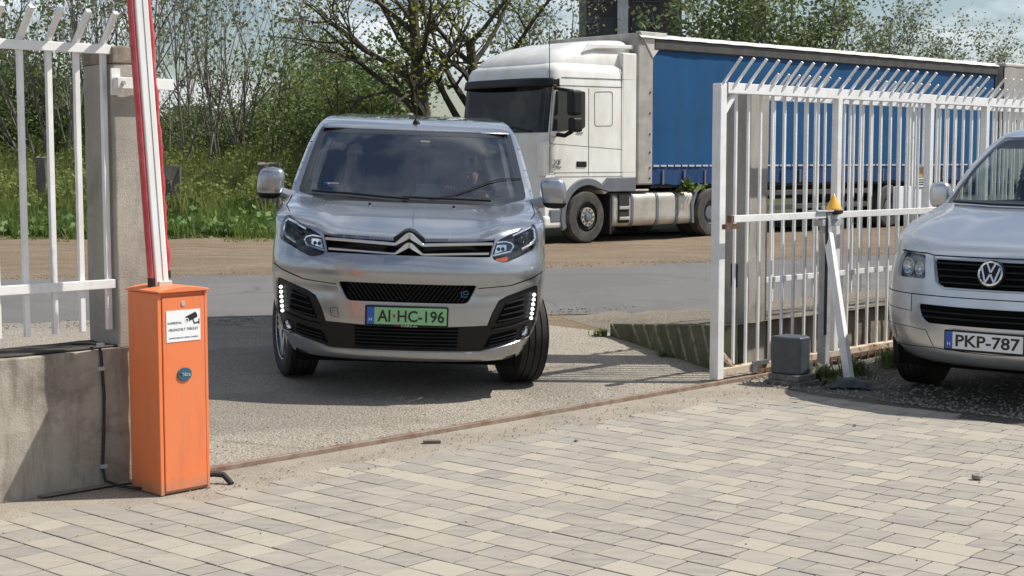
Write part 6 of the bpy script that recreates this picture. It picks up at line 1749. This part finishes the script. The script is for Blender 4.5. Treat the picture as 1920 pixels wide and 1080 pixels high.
# bare-stemmed yellowish tree in front of the dark building
# far wood
rf_ = random.Random(77)
g_ = Grow(78); F_ = []
for i in range(420):
    x = rf_.uniform(-75, 90); y = rf_.uniform(78, 100); h = rf_.uniform(1.6, 3.0) if x < 5 else rf_.uniform(2.0, 3.6)
    for k in range(9): g_.leafp.append((Vector((x + rf_.gauss(0, 1.2), y + rf_.gauss(0, 1.0), max(0.2, rf_.uniform(0.1, 1.0) * h))), Vector((0, 0, 1))))
tag(g_.leaves(0.42, 5, 0.55).obj('far_wood', M_LGR, recalc=False), 'pale far-off line of bushes and woodland beyond the field', 'woodland', kind='stuff')

# ------------------------------------------------------------------ meadow and weeds
fg_ = MB(); fg_.grid(40, 16, lambda a, b: (-34 + (33.5 + 40 * b) * a, 29.6 + 0.9 * math.sin(a * 23) * (b == 0) + 45 * b ** 1.5, (0.015 if b == 0 else 0.062) + 0.10 * min(1, b * 4)))
tag(fg_.obj('field', M_FIELD, smooth=True), kind='structure')
rg_ = np.random.default_rng(9)
def blades(name, n, xr, yr, hfun, wid, m, label, bend=0.35, dens_pow=1.0):
    x = rg_.uniform(xr[0], xr[1], n); y = yr[0] + (yr[1] - yr[0]) * rg_.random(n) ** dens_pow
    y = y + 0.45 * np.sin(x * 1.7) + 0.3 * np.sin(x * 4.1 + 1) + 0.25 * np.sin(x * 9.7)
    h = hfun(x, y) * rg_.uniform(0.55, 1.15, n)
    a = rg_.uniform(0, 2 * math.pi, n); b = rg_.uniform(0, 2 * math.pi, n); k = rg_.uniform(0.1, bend, n) * h
    w = wid * rg_.uniform(0.6, 1.4, n)
    z0 = 0.06 + 0.0 * x
    V = np.empty((n, 5, 3))
    ca, sa = np.cos(a) * w, np.sin(a) * w
    dx, dy = np.cos(b) * k, np.sin(b) * k
    for i, (f, ws, kk) in enumerate(((0, -1, 0), (0, 1, 0), (0.55, 0.8, 0.35), (0.55, -0.8, 0.35), (1.0, 0, 1.0))):
        V[:, i, 0] = x + ca * ws + dx * kk; V[:, i, 1] = y + sa * ws + dy * kk; V[:, i, 2] = z0 + h * f
    me = bpy.data.meshes.new(name)
    idx = np.arange(n)[:, None] * 5
    q = (idx + np.array([0, 1, 2, 3])); t = (idx + np.array([3, 2, 4]))
    faces = [tuple(r) for r in q.tolist()] + [tuple(r) for r in t.tolist()]
    me.from_pydata(V.reshape(-1, 3).tolist(), [], faces); me.materials.append(m); me.update()
    o = bpy.data.objects.new(name, me); COL.objects.link(o)
    return tag(o, label, 'grass', kind='stuff')
def hmead(x, y): return np.clip(0.28 + (y - 29.5) * 0.085, 0.22, 1.0) * (0.75 + 0.5 * np.sin(x * 1.3) ** 2)
blades('meadow_grass', 66000, (-24, -0.6), (29.5, 39), hmead, 0.017, M_GRASS, 'bright green meadow grass along the far side of the dirt track', 0.5, 1.1)
blades('verge_tufts', 2600, (-24, -0.6), (28.3, 29.9), lambda x, y: 0.05 + 0.16 * np.clip(np.sin(x * 2.3) * np.sin(x * 5.1 + y * 3), 0, 1), 0.012, M_WEED, 'thin dry grass at the ragged edge of the dirt track', 0.7)
def hweed(x, y): return np.clip(0.75 + (y - 32) * 0.12, 0.6, 1.85) * (0.8 + 0.35 * np.sin(x * 2.1 + 1) ** 2)
blades('tall_weeds', 44000, (-24, 0), (32.5, 42), hweed, 0.02, M_WEED, 'tall olive weeds with feathery tops in front of the shrubs', 0.25)
g_ = Grow(81)
for i in range(9000):
    x = rf_.uniform(-24, 0); y = rf_.uniform(33.0, 41.5); h = float(hweed(np.array([x]), np.array([y]))[0])
    g_.leafp.append((Vector((x, y, 0.06 + h * rf_.uniform(0.55, 1.05))), Vector((0, 0, 1))))
tag(g_.leaves(0.11, 4, 0.09).obj('weed_leaves', M_WEED, recalc=False), 'leafy olive tops of the tall weeds in the field', 'weeds', kind='stuff')
g_ = Grow(82)
for i in range(1500):
    x = rf_.uniform(-25, -0.6); y = 29.7 + rf_.random() ** 1.6 * 5
    g_.leafp.append((Vector((x, y, 0.10 + rf_.random() * (0.25 + (y - 29.7) * 0.11))), Vector((0, 0, 1))))
tag(g_.leaves(0.16, 4, 0.13).obj('broad_leaves', M_DOCK, recalc=False), 'broad dock leaves along the edge of the meadow', 'weeds', kind='stuff')
# weeds round the gate motor
def tuft(name, label, x, y, n, h, seed, m=M_LSP):
    r_ = random.Random(seed); mb = MB()
    for i in range(n):
        a = r_.uniform(0, 6.28); k = r_.uniform(0.3, 1.0) * h; out = r_.uniform(0.2, 0.8) * k; w = r_.uniform(0.003, 0.007)
        bx, by = r_.gauss(0, h * .35), r_.gauss(0, h * .35); px_, py_ = -math.sin(a) * w, math.cos(a) * w
        mb.add([(bx - px_, by - py_, 0), (bx + px_, by + py_, 0), (bx + math.cos(a) * out * .4 + px_, by + math.sin(a) * out * .4 + py_, k * .65), (bx + math.cos(a) * out * .4 - px_, by + math.sin(a) * out * .4 - py_, k * .65), (bx + math.cos(a) * out, by + math.sin(a) * out, k)], [(0, 1, 2, 3), (3, 2, 4)])
        if i % 3 == 0:
            c = Vector((bx + math.cos(a) * out * .7, by + math.sin(a) * out * .7, k * r_.uniform(.4, .9))); L = r_.uniform(0.02, 0.04); d = Vector((math.cos(a), math.sin(a), .3)); e = Vector((-d.y, d.x, 0))
            mb.add([c - d * L, c + e * L * .4, c + d * L, c - e * L * .4], [(0, 1, 2, 3)])
    o = mb.obj(name, m, recalc=False); o.location = (x, y, 0.0); return tag(o, label, 'weeds')
p = W(4.95, -0.42); tuft('weed_tuft', 'green weed tuft growing beside the gate motor', p.x, p.y, 190, 0.13, 1)
p = W(5.35, -0.42); tuft('weed_tuft', 'grassy weeds at the foot of the leaning gate prop', p.x, p.y, 160, 0.14, 2)
p = W(5.95, -0.40); tuft('weed_tuft', 'light green weed clump below the gate between prop and parked van', p.x, p.y, 220, 0.17, 3)
p = W(6.5, -0.42); tuft('weed_tuft', 'low grass under the front of the parked van', p.x, p.y, 200, 0.11, 4)
p = W(4.72, -0.62); tuft('weed_tuft', 'low weeds along the paver edge in front of the gate motor', p.x, p.y, 90, 0.07, 5)
p = W(5.16, 1.98); q_ = tuft('weed_tuft', 'small grass tuft at the end of the mossy wall', p.x, p.y, 60, 0.09, 6); q_.location.z = 0.1
p = W(4.85, 0.95); q_ = tuft('weed_tuft', 'small grass tuft at the foot of the mossy wall', p.x - 0.03, p.y, 50, 0.09, 7); q_.location.z = 0.05
p = W(5.6, 0.85); q_ = tuft('weed_tuft', 'dry grass on top of the verge behind the mossy wall', p.x, p.y, 120, 0.07, 8, M_WEED); q_.location.z = 0.31
p = W(-0.17, -0.12); tuft('weed_tuft', 'dry grass wisps beside the orange cabinet foot', p.x, p.y, 40, 0.05, 9, M_WEED)
mb = MB(); r_ = random.Random(4)
mb.grid(10, 8, lambda a, b: ((a - .5) * 0.34 + r_.uniform(-.01, .01), (b - .5) * 0.16 + r_.uniform(-.01, .01), 0.01 + 0.06 * max(0, math.sin(a * 3.1) * math.sin(b * 3.1)) + r_.uniform(0, .015)))
o = tag(mb.obj('plastic_sheet', mat('black_sheet', (0.03, 0.034, 0.038), 0.5), smooth=True, recalc=False), 'crumpled dark plastic sheet lying on the weeds by the gravel', 'rubbish'); o.location = W(4.72, -0.78, 0.005); o.rotation_euler = (0, 0, -0.2)

g_ = Grow(91)
for k in range(26): g_.leafp.append((Vector((rf_.gauss(0, 0.16), rf_.gauss(0, 0.04), rf_.gauss(0, 0.06))), Vector((0, 0, 1))))
o = tag(g_.leaves(0.11, 3, 0.05).obj('leafy_sprig', M_GRASS, recalc=False), 'green leafy sprig caught under the edge of the blue curtain', 'sprig')
o.location = (2.75 + math.cos(TA) * 0.95 + math.sin(TA) * 0.03, 28.8 + math.sin(TA) * 0.95 - math.cos(TA) * 0.03, 1.10)
# ------------------------------------------------------------------ things in the field and the background
M_BLOCK = concrete('field_concrete', (0.22, 0.20, 0.17), (0.16, 0.145, 0.125), (0.08, 0.075, 0.06), 0.6)
for i, (px, py0, py1, wpx, d, lb) in enumerate(((322, 312, 348, 34, 33.5, 'broken concrete block standing in the weeds right of the barrier arm'), (505, 306, 372, 40, 32.5, 'upright concrete slab in the weeds beside the van mirror'), (80, 296, 345, 22, 34, 'pale concrete stump in the weeds behind the white fence'))):
    w_ = wpx / 2773 * d; zt_ = 1.6 + (300 - py0) / 2773 * d
    e_ = empty('concrete_block', (pxX(px, d) - w_ / 2, d, 0.0), 0.15, lb, 'block')
    rough_box('block', w_, 0.35, zt_, M_BLOCK, e_, 60 + i, 4, 3, 5, 0.04)
# dark open shelter far left
sh = empty('shelter', (pxX(330, 62), 62, 0), 0.1, 'dark flat-roofed shelter half hidden by shrubs', 'shelter')
M_DKW = mat('dark_cladding', (0.05, 0.055, 0.06), 0.7, col2=(0.08, 0.085, 0.09), scale=3)
sw_ = 60 / 2773 * 62
mb = MB(); mb.box(0, sw_, 0, 2.0, 2.9, 3.85); mb.obj('fascia', M_DKW, sh)
for k in range(4):
    mb = MB(); mb.box(k * sw_ / 3 - 0.03, k * sw_ / 3 + 0.03, -0.05, 0.0, 0, 3.8); mb.obj('post', M_TRGREY, sh)
# dark building behind the trailer
bl = empty('dark_building', (pxX(1098, 80), 80, 0), 0.0, 'tall dark building with a white column behind the trailer', 'building')
bw = (1275 - 1098) / 2773 * 80
M_BRICKD = mat('dark_facade', (0.045, 0.038, 0.034), 0.8, col2=(0.065, 0.055, 0.048), scale=1.2, bmp=0.3, bscale=8)
mb = MB(); mb.box(0, bw, 0.2, 9, 0, 16); mb.obj('wall', M_BRICKD, bl)
cx_ = (1165 - 1098) / 2773 * 80
mb = MB(); mb.box(cx_ - 0.28, cx_ + 0.28, -0.2, 0.2, 0, 15.5); mb.obj('column', mat('pale_column', (0.55, 0.56, 0.57), 0.7, col2=(0.42, 0.43, 0.44), scale=1), bl, bevel=0.02)
for k, xx in enumerate((0.1, cx_ + 0.5)):
    for zz in (7.2, 10.0, 12.8):
        mb = MB(); mb.box(xx, xx + 1.5, 0.13, 0.22, zz, zz + 2.0); wi = mb.obj('window', M_DKW, bl)
        mb = MB(); mb.box(xx + 0.1, xx + 0.7, 0.10, 0.14, zz + 0.1, zz + 1.9); mb.box(xx + 0.8, xx + 1.4, 0.10, 0.14, zz + 0.1, zz + 1.9); mb.obj('pane', M_SIDEGL, wi)
mb = MB(); mb.box(-0.2, bw + 0.2, -0.1, 9.2, 16, 16.4); mb.obj('roof', M_DKW, bl)
# overhead wires
M_WIRE = mat('wire', (0.08, 0.085, 0.09), 0.6)
for i, (a, b, lb) in enumerate((((1180, -6), (2000, 34), 'upper overhead wire crossing the sky above the trees'), ((1250, 30), (2000, 62), 'middle overhead wire crossing the sky above the trees'), ((1500, 62), (2000, 92), 'lowest overhead wire crossing the sky above the trees'), ((480, -8), (760, 18), 'overhead wire running above the dense bush'))):
    d = 72; pts = []
    for k in range(13):
        f = k / 12; px = a[0] + (b[0] - a[0]) * f; py = a[1] + (b[1] - a[1]) * f
        pts.append((pxX(px, d), d + 10 * f, 1.6 + (300 - py) / 2773 * d - 0.25 * math.sin(math.pi * f)))
    mb = MB(); mb.tube(pts, 0.014, 4); tag(mb.obj('overhead_wire', M_WIRE), lb, 'wire')
